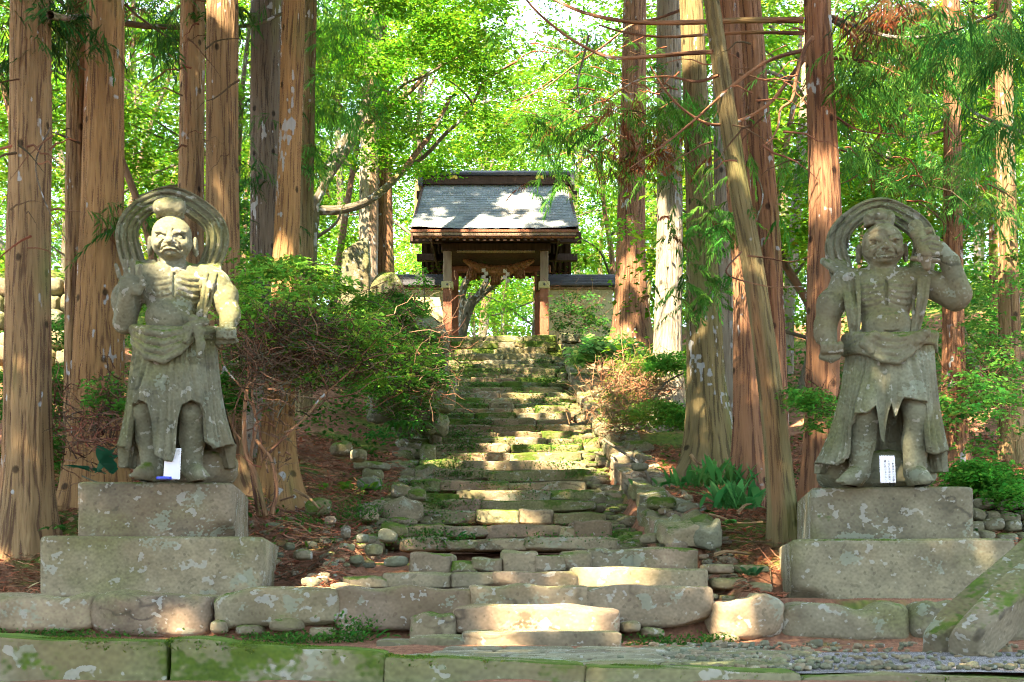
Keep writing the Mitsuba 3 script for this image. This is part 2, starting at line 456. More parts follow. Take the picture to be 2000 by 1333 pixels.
gx = np.concatenate([np.linspace(-150, -14, 24), np.linspace(-13, -8.2, 24), np.linspace(-8, 8, 214), np.linspace(8.2, 13, 24), np.linspace(14, 150, 24)])
gy = np.concatenate([[-60, -30, -10, 0, 3], np.linspace(4, 9.9, 20), np.linspace(10, 24, 190), np.linspace(24.2, 40, 80), np.linspace(41, 90, 30), [120, 200]])
key = structure('ground', 'sloping forest floor of red-brown cedar litter with mossy patches')
fn = lambda x, y: ground(x, y) + 0.05 * (meshkit.fbm(np.stack([x * 3.1, y * 3.1, x * 0], -1), 3, 9) - 0.5) - 0.30 * (1 - sm(4.5, 5.6, y))
whole(key, sheet(gx, gy, fn), 'soil', smooth=True)
key = structure('gravel_path', 'strip of grey gravel in front of the stone edging')
whole(key, sheet(np.linspace(-2.6, 14, 120), np.linspace(6.1, 8.9, 40), lambda x, y: -0.364 + 0.02 * (meshkit.fbm(np.stack([x * 2, y * 2, x * 0], -1), 3, 4) - 0.5) - 0.09 * sm(8.2, 8.9, y + 0.4 * (meshkit.noise(np.stack([x * 2.5, y * 0, y * 0], -1), 8) - .5)) - 0.1 * (1 - sm(.3, .9, x + .2 * (y - 6.4))) * sm(6.3, 6.6, y)), 'gravel', smooth=True)

RNG = np.random.default_rng(11)


def blocks(parent, name, spec, Y, depth, moss=0.3, tint=0.35, n=7, rough=0.10, k=6.0, label=None, seed0=0):
    """stones given by their fronts in photo pixels at the distance Y: (u0, u1, top, bottom[, moss[, tint]])"""
    for i, q in enumerate(spec):
        u0, u1, v0, v1 = q[:4]
        m = q[4] if len(q) > 4 else moss
        tn = q[5] if len(q) > 5 else tint
        a, b = P(u0, v0, Y), P(u1, v1, Y)
        hx, hz = (b[0] - a[0]) / 2, (a[2] - b[2]) / 2
        d = depth * RNG.uniform(0.9, 1.1)
        c = [(a[0] + b[0]) / 2, Y + d / 2 + RNG.uniform(-.02, .03), (a[2] + b[2]) / 2]
        s = stone(c, [hx * (1.0 if name == 'boulder' else 1.03), d / 2, hz * 1.04], seed0 + i * 3.7, n=n, k=k, rough=rough, yaw=RNG.normal(0, .02), roll=RNG.normal(0, .008), chips=5)
        part(parent, name, s, 'stone', smooth=True, uv=const_uv(s, np.clip(tn + RNG.normal(0, .12), 0, 1), np.clip(m + RNG.normal(0, .05), 0, 1)))


# ---------------------------------------------------------------- foreground kerb
kerb = thing('kerb', 'low kerb of long moss-covered blocks across the very front', 'kerb')
for i, (u0, u1, va, vb, m) in enumerate([(-260, 320, 1234, 1256, .8), (326, 741, 1247, 1274, .8), (747, 1136, 1280, 1297, .62), (1141, 1560, 1299, 1317, .55), (1566, 2240, 1318, 1330, .5)]):
    Y = 6.0
    a, b = P(u0, va, Y), P(u1, vb, Y)
    s = stone([(a[0] + b[0]) / 2, Y + 0.14, (a[2] + b[2]) / 2 - 0.30], [(b[0] - a[0]) / 2 * 1.008, 0.14, 0.30], 50 + i, n=24, k=40, rough=0.05, chips=0, roll=-math.atan2(b[2] - a[2], b[0] - a[0]))
    part(kerb, 'kerb_stone', s, 'stone', smooth=True, uv=const_uv(s, .6, m))

# ---------------------------------------------------------------- paving between kerb and steps
paving = structure('stone_paving', 'flat cleft paving slabs before the lowest step')
y0 = 6.5
for r in range(6):
    d = [.42, .36, .40, .34, .30, .28][r]
    x = -0.75 + 0.08 * r + RNG.uniform(-.1, .1)
    while x < 1.15 + 0.05 * r:
        w = RNG.uniform(.35, .95)
        s = stone([x + w / 2, y0 + d / 2, -0.385 + RNG.uniform(-.006, .006)], [w / 2 - .006, d / 2 - .008, 0.035], 80 + r * 9 + x, n=5, k=10, rough=.08)
        part(paving, 'slab', s, 'stone', smooth=True, uv=const_uv(s, .75 + RNG.normal(0, .1), .02))
        x += w
    y0 += d

# ---------------------------------------------------------------- the stairs
stairs = thing('stone_stairs', 'long worn flight of rough mossy stone steps climbing to the gate', 'stairs')
blocks(stairs, 'step_stone', [(908, 1213, 1236, 1278, .08, .25), (800, 908, 1244, 1280, .35), (735, 802, 1252, 1276, .2, .6)], 9.55, .5, k=16, n=12, rough=.06, seed0=1)
blocks(stairs, 'step_stone', [(886, 1208, 1185, 1240, .06, .2), (800, 892, 1202, 1262, .55)], 9.95, .55, k=9, rough=.11, n=14, seed0=2)
blocks(stairs, 'step_stone', [(655, 924, 1149, 1232, .42, .3), (916, 1145, 1145, 1206, .25, .2), (1136, 1392, 1147, 1226, .25, .2)], 10.45, .75, n=16, k=11, rough=.10, seed0=30)
blocks(stairs, 'step_stone', [(668, 756, 1126, 1150, .45), (750, 882, 1119, 1152, .3, .3), (878, 968, 1119, 1150, .35), (962, 1128, 1118, 1150, .2, .2), (1120, 1384, 1109, 1156, .1, .15)], 11.15, .85, k=13, n=10, seed0=60)
blocks(stairs, 'step_stone', [(800, 882, 1081, 1121, .2, .2), (878, 932, 1096, 1121, .6), (925, 985, 1090, 1121, .35), (978, 1050, 1076, 1123, .2, .2), (1042, 1108, 1086, 1120, .4), (1100, 1158, 1076, 1119, .4), (1150, 1243, 1072, 1113, .35), (1234, 1369, 1068, 1115, .4)], 12.0, 1.2, k=13, n=10, seed0=90)
blocks(stairs, 'step_stone', [(780, 872, 1048, 1076, .12, .15), (866, 932, 1056, 1076, .5), (924, 1032, 1053, 1076, .12, .15), (1024, 1208, 1050, 1076, .25, .3)], 13.55, .95, k=13, n=10, rough=.12, seed0=120)
blocks(stairs, 'step_stone', [(784, 872, 1024, 1051, .75), (866, 956, 1028, 1050, .55), (950, 1095, 1026, 1056, .1, .2), (1088, 1126, 1028, 1052, .3), (1118, 1193, 1018, 1053, .05, .1)], 15.0, .8, k=13, n=10, seed0=150)
for kk in range(5, 33):
    Y = float(YK[kk]) - .02
    v0, v1 = HOR - FPX * ZK[kk] / Y, HOR - FPX * ZK[kk - 1] / Y
    xl, xr = -1.27 + RNG.uniform(-.06, .08), (0.98 if kk < 12 else 0.98 - .009 * (kk - 12)) + RNG.uniform(-.05, .08)
    if kk == 32: xl, xr = -1.66, .98
    if kk == 31: xl, xr = -1.45, .95
    x, sp = xl, []
    while x < xr - 0.05:
        w = RNG.choice([.42, .62, .85, 1.15]) * RNG.uniform(.85, 1.15)
        if xr - x - w < .25: w = xr - x
        edge = 0.30 * (1 - sm(-1.2, -.5, x + w / 2)) + .18 * sm(.3, .9, x + w / 2) + .16 * sm(20, 27, kk) + .04 * (kk > 7)
        m = np.clip(RNG.choice([.12, .3, .55, .8], p=[.25, .25, .25, .25]) + edge, 0, .9)
        dz = RNG.normal(0, .014)
        sp.append((CEN + x / pxm(Y), CEN + (x + w) / pxm(Y), v0 - dz / pxm(Y), v1 - .022 / pxm(Y), m, RNG.choice([.02, .12, .3, .6])))
        x += w
    nxt = float(YK[kk + 1]) if kk < 32 else Y + 1.0
    blocks(stairs, 'step_stone', sp, Y, nxt - Y + .14, k=14, rough=.12, n=9 if kk < 12 else 6, seed0=200 + kk * 17)

# ---------------------------------------------------------------- front edging stones, left and right of the stairs
for side, sp, lab in ((0, [(-90, 180, 1163, 1234, .10, .15), (172, 412, 1156, 1244, .15, .2), (410, 662, 1154, 1226, .42, .4)], 'row of big lichen-spotted edging boulders before the left pedestal'),
                      (1, [(1391, 1538, 1168, 1250, .1, .15), (1530, 1792, 1186, 1262, .3, .75), (1784, 1905, 1183, 1256, .15, .7), (1890, 2110, 1190, 1262, .3, .6)], 'row of big edging boulders before the right pedestal')):
    e = thing('stone_edging', lab, 'stone edging')
    blocks(e, 'boulder', sp, 10.35, .7, n=18, k=6, rough=.20, seed0=300 + 40 * side)
    small = [(455, 510, 1222, 1243), (522, 588, 1211, 1236), (600, 650, 1226, 1250), (405, 440, 1214, 1240), (660, 700, 1224, 1262)] if side == 0 else [(1212, 1252, 1214, 1236), (1395, 1450, 1238, 1258), (1255, 1300, 1228, 1246), (1735, 1790, 1255, 1272), (1640, 1690, 1256, 1268)]
    blocks(e, 'packing_stone', small, 10.3, .25, n=5, k=3.2, rough=.2, seed0=350 + 40 * side, moss=.25)

# ---------------------------------------------------------------- dry wall along the right of the stairs
wall = thing('retaining_wall', 'low dry-stone wall running up the right side of the stairs', 'stone wall')
y = 12.75
while y < 31:
    L = RNG.uniform(.30, .62)
    xi = float(np.interp(y, [12.7, 15.6, 19.2, 24, 30.5], [1.36, 1.43, 1.33, 1.22, 1.08]))
    zt = float(stair_z(y + L / 2)) + .14
    nn = 9 if y < 20 else 5
    for c in range(2):
        w = [.30, .24][c] * RNG.uniform(.9, 1.15)
        x = xi + (0 if c == 0 else .30) + w / 2
        s = stone([x, y + L / 2, zt - .10 + RNG.normal(0, .018)], [w / 2 + .01, L / 2 + .012, .10], y * 3 + c, n=nn, k=9, rough=.30, yaw=RNG.normal(0, .1), tilt=.2, roll=RNG.normal(0, .05))
        part(wall, 'stone', s, 'stone', smooth=True, uv=const_uv(s, RNG.choice([.2, .5, .9]), RNG.choice([.05, .2, .5])))
    s = stone([xi + .16, y + L / 2 + RNG.uniform(-.2, .2), zt - .36], [.16, L / 2 + .02, .17], y * 5, n=5, k=6, rough=.22, tilt=.2)
    part(wall, 'stone', s, 'stone', smooth=True, uv=const_uv(s, .6, .5))
    y += L * .95
for i, (u, v, w, h, m, tn) in enumerate([(1290, 985, 60, 26, .75, .4), (1352, 995, 62, 22, .05, .7), (1332, 1035, 52, 22, .7, .5), (1342, 1052, 70, 30, .05, .95), (1372, 1012, 40, 18, .2, .8), (1318, 1008, 34, 16, .1, .3), (1250, 912, 34, 16, .1, .8), (1300, 1000, 30, 14, .1, .2), (1300, 1050, 50, 26, .1, .3), (1270, 1052, 40, 22, .3, .5), (1322, 1066, 46, 20, .05, .4)]):
    Y = 13.2 + (1052 - v) * .028
    c = P(u, v, Y)
    s = stone([c[0], Y, c[2] + .0], [w * pxm(Y) / 2, w * pxm(Y) / 2.4, h * pxm(Y) / 2], 500 + i, n=6, k=3, rough=.22, yaw=i)
    part(wall, 'loose_stone', s, 'stone', smooth=True, uv=const_uv(s, tn, m))
gut = thing('gutter_rubble', 'broken rubble lying in the gutter between steps and wall', None, kind='stuff')
V = []
for i in range(230):
    y = RNG.uniform(13.4, 30.5); x = RNG.uniform(1.0, 1.38) - .006 * (y - 13)
    r = RNG.uniform(.05, .16)
    V.append(stone([x, y, float(stair_z(y)) - .17 + RNG.uniform(-.03, .05)], [r, r * RNG.uniform(.7, 1.6), r * .45], i * 1.3, n=3, k=4, rough=.3, yaw=RNG.uniform(0, 3)))
for i in range(220):
    y = RNG.uniform(13.6, 31); x = RNG.uniform(-1.62, -1.25)
    r = RNG.uniform(.06, .17)
    V.append(stone([x, y, float(stair_z(y)) - .16 + RNG.uniform(-.03, .07)], [r, r * RNG.uniform(.7, 1.5), r * .6], 77 + i * 1.3, n=3, k=4, rough=.3, yaw=RNG.uniform(0, 3)))
m = join(V)
whole(gut, m, 'stone', smooth=True, uv=const_uv(m, .55, .55))

# left bank: edging stones, loose stones, boulder
bank = thing('bank_edging', 'mossy blocks edging the bank left of the lower steps', 'stone edging')
for i, (u0, u1, v0, v1, Y, m, tn) in enumerate([(742, 826, 974, 1022, 15.6, .35, .4), (760, 800, 945, 975, 16.6, .6, .5), (764, 806, 1010, 1026, 15.2, .6, .4), (706, 735, 988, 1022, 15.3, .6, .5), (700, 736, 1000, 1020, 15.2, .15, .1), (705, 745, 915, 940, 17.2, .4, .9), (700, 738, 932, 956, 16.6, .2, 1.0), (812, 850, 905, 945, 18.6, .7, .6), (795, 830, 955, 978, 16.2, .75, .5), (744, 790, 1020, 1050, 14.4, .6, .5), (690, 755, 900, 918, 18.0, .5, .7), (820, 850, 868, 905, 19.5, .6, .7), (835, 862, 835, 872, 20.8, .7, .7)]):
    a, b = P(u0, v0, Y), P(u1, v1, Y)
    s = stone([(a[0] + b[0]) / 2, Y + .2, (a[2] + b[2]) / 2], [(b[0] - a[0]) / 2, .22, (a[2] - b[2]) / 2], 600 + i, n=6, k=4, rough=.2, yaw=RNG.normal(0, .2))
    part(bank, 'stone', s, 'stone', smooth=True, uv=const_uv(s, tn, m))
for i, (u, v, w, h, m, tn, lab) in enumerate([(757, 1048, 38, 26, .1, .95, 'smooth grey-blue stone beside the fourth step'), (709, 1052, 26, 20, .0, 1.0, 'dark angular stone at the foot of the bank'), (676, 1040, 24, 26, .05, .6, 'pinkish round stone half buried in the bank'), (697, 1093, 30, 20, .05, .95, 'grey lumpy stone in the litter left of the steps'),
                                         (774, 1099, 46, 20, .1, .95, 'pale lichen-covered stone left of the second step'), (592, 1085, 44, 22, .4, .5, 'flat mossy stone on the litter by the left pedestal'), (622, 990, 50, 36, .8, .4, 'moss-covered lump of rock on the left bank'), (666, 878, 44, 30, .5, .4, 'yellow-green boulder under the left shrub'), (700, 890, 40, 26, .5, .3, 'mossy boulder upper of two under the left shrub'),
                                         (662, 1147, 42, 16, .0, .05, 'sunlit tan stone beside the left edging'), (565, 1067, 22, 18, .0, 1.0, 'white-flecked stone near the left pedestal corner'), (645, 1018, 28, 18, .1, .2, 'brown stone below the moss lump'), (730, 1075, 34, 24, .4, .5, 'greenish stone below the grey-blue stone')]):
    Y = float(np.interp(v, [870, 1020, 1050, 1100, 1150], [17.5, 14.2, 13.2, 12.1, 11.0]))
    c = P(u, v, Y)
    s = stone(c, [w * pxm(Y) / 2, w * pxm(Y) / 2.3, h * pxm(Y) / 2], 640 + i, n=6, k=2.8, rough=.22, yaw=i)
    key = thing('stone', lab, 'stone')
    whole(key, s, 'stone', smooth=True, uv=const_uv(s, tn, m))
for u, v, Y, half, sd, m, lab in ((795, 700, 23.0, (.62, 1.1, .55), 700, .45, 'huge grey lichen-blotched boulder under the shrub beside the upper steps'), (842, 775, 21.8, (.30, .6, .30), 711, .6, 'dark mossy boulder at the left edge of the middle steps'),
                                   (800, 815, 20.6, (.34, .5, .26), 723, .65, 'dark overhanging boulder below the lichen-blotched one beside the steps'), (845, 830, 20.4, (.20, .35, .16), 731, .7, 'small mossy boulder wedged between the steps and the overhanging one'), (752, 800, 20.0, (.28, .4, .22), 742, .55, 'mossy boulder half hidden by ferns on the left bank')):
    c = P(u, v, Y)
    s = stone(c, half, sd, n=22, k=2.8, rough=.42, tilt=.25, chips=12, yaw=.3)
    key = thing('boulder', lab, 'boulder')
    whole(key, s, 'stone', smooth=True, uv=const_uv(s, .9, m))
for i, (u, v, w, h, m, tn, lab) in enumerate([(1420, 1140, 70, 24, .45, .3, 'flat mossy slab right of the second step'), (1470, 1150, 60, 22, .3, .2, 'tan slab against the right pedestal base'), (1400, 1112, 44, 20, .2, .2, 'small tan slab at the right end of the third step'), (1462, 1112, 50, 16, .4, .4, 'low flat stone left of the right pedestal')]):
    c = P(u, v, 11.4)
    s = stone(c, [w * pxm(11.4) / 2, .16, h * pxm(11.4) / 2], 760 + i, n=6, k=5, rough=.2, yaw=.2 * i)
    key = thing('stone', lab, 'stone')
    whole(key, s, 'stone', smooth=True, uv=const_uv(s, tn, m))

# two leaning stone posts, bottom right
for (u0, v0, Y0, u1, v1, Y1, w, lab) in ((1822, 1262, 8.1, 2075, 1040, 8.9, .105, 'mossy square stone post leaning at lower right, left of two'), (1880, 1264, 7.7, 2120, 1055, 8.5, .125, 'mossy square stone post leaning at lower right, right of two')):
    a, b = P(u0, v0, Y0), P(u1, v1, Y1)
    d = unit(b - a); side = unit(np.cross(d, [0, .85, .5])); up = np.cross(side, d)
    v, f = stone([0, 0, 0], [w, np.linalg.norm(b - a) / 2, w * .8], u0, n=14, k=12, rough=.05)
    v = (v[:, :1] * side + v[:, 1:2] * d + v[:, 2:] * up) + (a + b) / 2
    key = thing('stone_post', lab, 'stone post')
    whole(key, (v, f), 'stone', smooth=True, uv=const_uv((v, f), .5, .5))

# pebbles on the gravel edge
for g, (lab, cnt, zone) in enumerate([('tan pebble at the gravel edge right of the steps', 60, (1400, 1990, 1262, 1292))]):
    for i in range(cnt):
        u, v = RNG.uniform(zone[0], zone[1]), RNG.uniform(zone[2], zone[3])
        Y = FPX * .385 / (v - HOR)
        r = RNG.uniform(4, 15) * pxm(Y) * RNG.uniform(.5, 1)
        key = thing('pebble', 'tan or grey pebble lying along the edge of the gravel', 'pebble', group='pebbles along the gravel edge')
        s = stone([(u - CEN) * pxm(Y), Y, -.38 + r * .3], [r, r * .8, r * .6], 800 + i, n=3, k=2.5, rough=.25, yaw=RNG.uniform(0, 3))
        whole(key, s, 'stone', smooth=True, uv=const_uv(s, RNG.choice([.05, .2, .9]), .05))

# far-left dry-stone wall
w2 = thing('terrace_wall', 'sunlit wall of big rough stones on the hillside at far left', 'stone wall')
for r in range(5):
    u = -60 + r * 11
    while u < 150:
        w = RNG.uniform(34, 70)
        v = 716 - r * 34 + RNG.uniform(-5, 5)
        Y = 21.5 + r * .12
        c = P(u + w / 2, v - 17, Y)
        s = stone(c, [w * pxm(Y) / 2 * 1.02, .25, 19 * pxm(Y)], 900 + r * 31 + u, n=5, k=3.5, rough=.2, roll=RNG.normal(0, .1))
        part(w2, 'stone', s, 'stone', smooth=True, uv=const_uv(s, RNG.choice([.3, .7, 1.]), RNG.choice([.05, .3])))
        u += w
w3 = thing('terrace_wall', 'shaded rubble wall behind the right pedestal', 'stone wall')
for r in range(4):
    u = 1880 + r * 6
    while u < 2040:
        w = RNG.uniform(24, 46); Y = 13.6 + r * .1
        c = P(u + w / 2, 1052 - r * 22 + RNG.uniform(-4, 4), Y)
        s = stone(c, [w * pxm(Y) / 2 * 1.03, .15, 12.5 * pxm(Y)], 950 + r * 31 + u, n=4, k=3.5, rough=.2, roll=RNG.normal(0, .1))
        part(w3, 'stone', s, 'stone', smooth=True, uv=const_uv(s, .8, .4))
        u += w

# ---------------------------------------------------------------- pedestals
def pedestal(lab, uc, ang, vs, tint, moss, lower_px, upper_px, chip):
    ped = thing('stone_pedestal', lab, 'pedestal')
    Y = 11.3
    for nm, (w, v0, v1, dep, off) in zip(('lower_block', 'upper_block'), (lower_px, upper_px)):
        hw, hz = w * pxm(Y) / 2, (v1 - v0) * pxm(Y) / 2
        n = 16
        q, f = cube_grid(n)
        k = 26.0
        q = np.sign(q) * np.abs(q) ** .55
        p = q / ((np.abs(q) ** k).sum(1) ** (1 / k))[:, None]
        p = p * [hw, dep / 2, hz]
        p = p + 0.012 * (np.stack([meshkit.fbm(p * 3.1 + [i * 17 + uc, 3, 1], 3, i) for i in range(3)], -1) - .5)
        # a broken corner low on the front
        if chip and nm == chip[0]:
            cx = chip[1] * hw
            d = np.sqrt(((p[:, 0] - cx) / chip[2]) ** 2 + ((p[:, 2] + hz) / chip[3]) ** 2 + ((p[:, 1] + dep / 2) / .16) ** 2)
            p[:, 1] += np.clip(1 - d, 0, 1) * .22
        c, s = math.cos(ang), math.sin(ang)
        p = p @ np.array([[c, -s, 0], [s, c, 0], [0, 0, 1]]).T
        ctr = P(uc + off, (v0 + v1) / 2, Y)
        # the front face stands at Y, the block reaches back from it
        p = p + [ctr[0] - s * dep / 2, Y + c * dep / 2 + (.22 if nm == 'upper_block' else 0), ctr[2]]
        if nm == 'upper_block':
            p[:, 0] = (p[:, 0] - ctr[0]) * 1.02 + ctr[0] * 1.02
        part(ped, nm, (p, f), 'stone', smooth=40 if False else True, uv=const_uv((p, f), tint[0] if nm == 'lower_block' else tint[1], moss))
    return ped


pedestal('two-tier stone pedestal at left under the scowling statue', 298, .115, None, (.30, .45), .30, (436, 1047, 1172, 2.4, 0), (302, 937, 1052, 1.9, 6), ('upper_block', .93, .18, .16))
pedestal('two-tier stone pedestal at right under the grimacing statue', 1765, -.13, None, (.52, .66), .34, (430, 1052, 1180, 2.4, 0), (312, 947, 1057, 1.9, -22), ('lower_block', -.90, .22, .13))

# small stones strewn over the feet of both banks
key = thing('scattered_stones', 'small stones and stone chips strewn over the feet of both banks', None, kind='stuff')
V = []
for i in range(330):
    if i < 220:
        y = 10.95 + 4.2 * RNG.uniform(0, 1) ** 1.3; x = RNG.uniform(-2.6, -1.3)
        if y < 12.9 and x < -1.85: continue
    else:
        y = 11.0 + 2.6 * RNG.uniform(); x = RNG.uniform(1.55, 2.05)
    r = RNG.uniform(.018, .06) * (1.6 if RNG.uniform() < .12 else 1)
    V.append(stone([x, y, float(ground(x, y)) + r * .25], [r, r * RNG.uniform(.7, 1.3), r * .6], 41 + i * 1.3, n=3, k=3.5, rough=.3, yaw=RNG.uniform(0, 3)))
m = join(V)
u_ = np.vstack([np.tile([[RNG.choice([.1, .3, .6, .95]), RNG.choice([.02, .1, .45])]], (len(v[0]), 1)) for v in V])
whole(key, m, 'stone', smooth=True, uv=u_)

# loose gravel spilling over the edge of the gravel strip
key = thing('gravel_stones', 'loose gravel stones spilling over the paving and kerb edge', None, kind='stuff')
V = []
for i in range(900):
    y = RNG.uniform(6.3, 9.2) if i < 620 else RNG.uniform(6.24, 6.5); x = (RNG.normal(1.05, .28) + .12 * (y - 6.3)) if i < 330 else RNG.uniform(1.0, 3.4)
    r = RNG.uniform(.006, .018) * (1.8 if RNG.uniform() < .1 else 1)
    V.append(stone([x, y, -.355 + r * .2], [r, r * RNG.uniform(.7, 1.3), r * .7], 5 + i * 1.7, n=2, k=3.5, rough=.3, yaw=RNG.uniform(0, 3), chips=1))
m = join(V)
u_ = np.vstack([np.tile([[RNG.choice([.4, .8, 1.0]), .0]], (len(v[0]), 1)) for v in V])
whole(key, m, 'stone', smooth=True, uv=u_)
# ---------------------------------------------------------------- statues: implicit solids turned into meshes
class Field:
    """a signed-distance grid; solids are blended in with a smooth minimum and meshed by surface nets"""
    def __init__(self, xs, ys, zs):
        self.ax = [np.asarray(a, np.float32) for a in (xs, ys, zs)]
        self.A = np.full([len(a) for a in self.ax], 0.5, np.float32)

    def win(self, lo, hi):
        return tuple(slice(max(0, int(np.searchsorted(a, l)) - 1), int(np.searchsorted(a, h)) + 1) for a, l, h in zip(self.ax, lo, hi))

    def pts(self, w):
        return [a[s].reshape([-1 if i == k else 1 for i in range(3)]) for k, (a, s) in enumerate(zip(self.ax, w))]

    def put(self, w, d, k, cut):
        a = self.A[w]
        if cut:
            d = -d
            h = np.clip(0.5 - 0.5 * (a - d) / k, 0, 1)
            self.A[w] = a * (1 - h) + d * h + k * h * (1 - h)
        else:
            h = np.clip(0.5 + 0.5 * (a - d) / k, 0, 1)
            self.A[w] = a * (1 - h) + d * h - k * h * (1 - h)

    def ell(self, c, r, k=.03, cut=False, rot=0.0, m=None):
        c, r = np.asarray(c, float), np.asarray(r, float)
        e = float(r.max()) + k + .05
        w = self.win(c - e, c + e)
        x, y, z = self.pts(w)
        x, y, z = x - c[0], y - c[1], z - c[2]
        if rot:
            x, z = x * math.cos(rot) + z * math.sin(rot), -x * math.sin(rot) + z * math.cos(rot)
        k0 = np.sqrt((x / r[0]) ** 2 + (y / r[1]) ** 2 + (z / r[2]) ** 2) + 1e-6
        k1 = np.sqrt((x / r[0] ** 2) ** 2 + (y / r[1] ** 2) ** 2 + (z / r[2] ** 2) ** 2) + 1e-6
        self.put(w, k0 * (k0 - 1) / k1, k, cut)

    def cap(self, a, b, ra, rb=None, k=.03, cut=False):
        rb = ra if rb is None else rb
        a, b = np.asarray(a, float), np.asarray(b, float)
        e = max(ra, rb) + k + .04
        w = self.win(np.minimum(a, b) - e, np.maximum(a, b) + e)
        x, y, z = self.pts(w)
        ab = b - a
        t = np.clip(((x - a[0]) * ab[0] + (y - a[1]) * ab[1] + (z - a[2]) * ab[2]) / (ab @ ab + 1e-9), 0, 1)
        d = np.sqrt((x - a[0] - t * ab[0]) ** 2 + (y - a[1] - t * ab[1]) ** 2 + (z - a[2] - t * ab[2]) ** 2) - (ra + t * (rb - ra))
        self.put(w, d, k, cut)

    def chain(self, pts, r, k=.02, cut=False):
        r = np.broadcast_to(r, (len(pts),))
        for i in range(len(pts) - 1):
            self.cap(pts[i], pts[i + 1], float(r[i]), float(r[i + 1]), k, cut)

    def front(self, x, z):
        """where the surface first meets a ray along +y"""
        i, k = int(np.argmin(np.abs(self.ax[0] - x))), int(np.argmin(np.abs(self.ax[2] - z)))
        col = self.A[i, :, k]
        j = np.nonzero(col < 0)[0]
        return float(self.ax[1][j[0]]) if len(j) else float(self.ax[1][len(self.ax[1]) // 2])

    def on(self, x, z, off=0.0):
        return np.array([x, self.front(x, z) + off, z])

    def mesh(self):
        A = self.A
        ins = A < 0
        cnt = sum(ins[i:i + A.shape[0] - 1, j:j + A.shape[1] - 1, k:k + A.shape[2] - 1].astype(np.int8) for i, j, k in np.ndindex(2, 2, 2))
        cells = np.argwhere((cnt > 0) & (cnt < 8))
        ids = np.full(cnt.shape, -1, np.int32)
        ids[tuple(cells.T)] = np.arange(len(cells))
        pos, n = np.zeros((len(cells), 3)), np.zeros(len(cells))
        corners = list(np.ndindex(2, 2, 2))
        val = {c: A[cells[:, 0] + c[0], cells[:, 1] + c[1], cells[:, 2] + c[2]] for c in corners}
        for c in corners:
            for k in range(3):
                if c[k] == 0:
                    d = tuple(1 if i == k else c[i] for i in range(3))
                    a, b = val[c], val[d]
                    m = (a < 0) != (b < 0)
                    t = a[m] / (a[m] - b[m])
                    q = np.tile(np.array(c, float), (m.sum(), 1))
                    q[:, k] = t
                    pos[m] += q; n[m] += 1
        g = cells + pos / n[:, None]
        v = np.stack([np.interp(g[:, k], np.arange(len(self.ax[k])), self.ax[k]) for k in range(3)], -1)
        fs = []
        for k in range(3):
            a, b = (k + 1) % 3, (k + 2) % 3
            s0 = [slice(None)] * 3; s1 = [slice(None)] * 3
            s0[k], s1[k] = slice(0, -1), slice(1, None)
            e = np.argwhere(ins[tuple(s0)] != ins[tuple(s1)])
            e = e[(e[:, a] > 0) & (e[:, b] > 0) & (e[:, a] < A.shape[a] - 1) & (e[:, b] < A.shape[b] - 1)]
            flip = ~ins[tuple(e.T)]
            def at(da, db):
                q = e.copy(); q[:, a] += da; q[:, b] += db
                return ids[tuple(q.T)]
            q = np.stack([at(-1, -1), at(0, -1), at(0, 0), at(-1, 0)], -1)
            q[flip] = q[flip][:, ::-1]
            fs.append(q)
        return v, quads(np.vstack(fs))


PXS = 0.00414


def spaced(pairs):
    """coordinates with a step that changes: [(start, step), ..., end]"""
    out = []
    for (a, s), b in zip(pairs[:-1], [p[0] if isinstance(p, tuple) else p for p in pairs[1:]]):
        out.append(np.arange(a, b - 1e-6, s))
    return np.concatenate(out)


class Figure:
    """pixel helper for one statue: L(u, v, y) is local metres, y towards the back"""
    def __init__(self, uc, vf):
        self.uc, self.vf = uc, vf

    def __call__(self, u, v, y=0.0):
        return np.array([(u - self.uc) * PXS, y, (self.vf - v) * PXS])

    def place(self, mesh, Y, ang, uc=None):
        v, f = mesh
        c, s = math.cos(ang), math.sin(ang)
        q = v @ np.array([[c, -s, 0], [s, c, 0], [0, 0, 1]]).T
        o = P(self.uc, self.vf, Y)
        return q * (pxm(Y) / PXS) + o, f


def ribs(F_, L, uc, v0, n, w, step, k=.009):
    for side in (-1, 1):
        for i in range(n):
            pts = []
            for t in np.linspace(0, 1, 5):
                u = uc + side * (6 + t * (w - 6 - i * 1.2))
                v = v0 + i * step + (3.5 + i * .6) * math.sin(t * 2.6) + (t ** 2) * -2.0 + t * i * 1.1
                p = L(u, v)
                pts.append(F_.on(p[0], p[2], .003))
            F_.chain(pts, [.015, .018, .018, .017, .013], k)


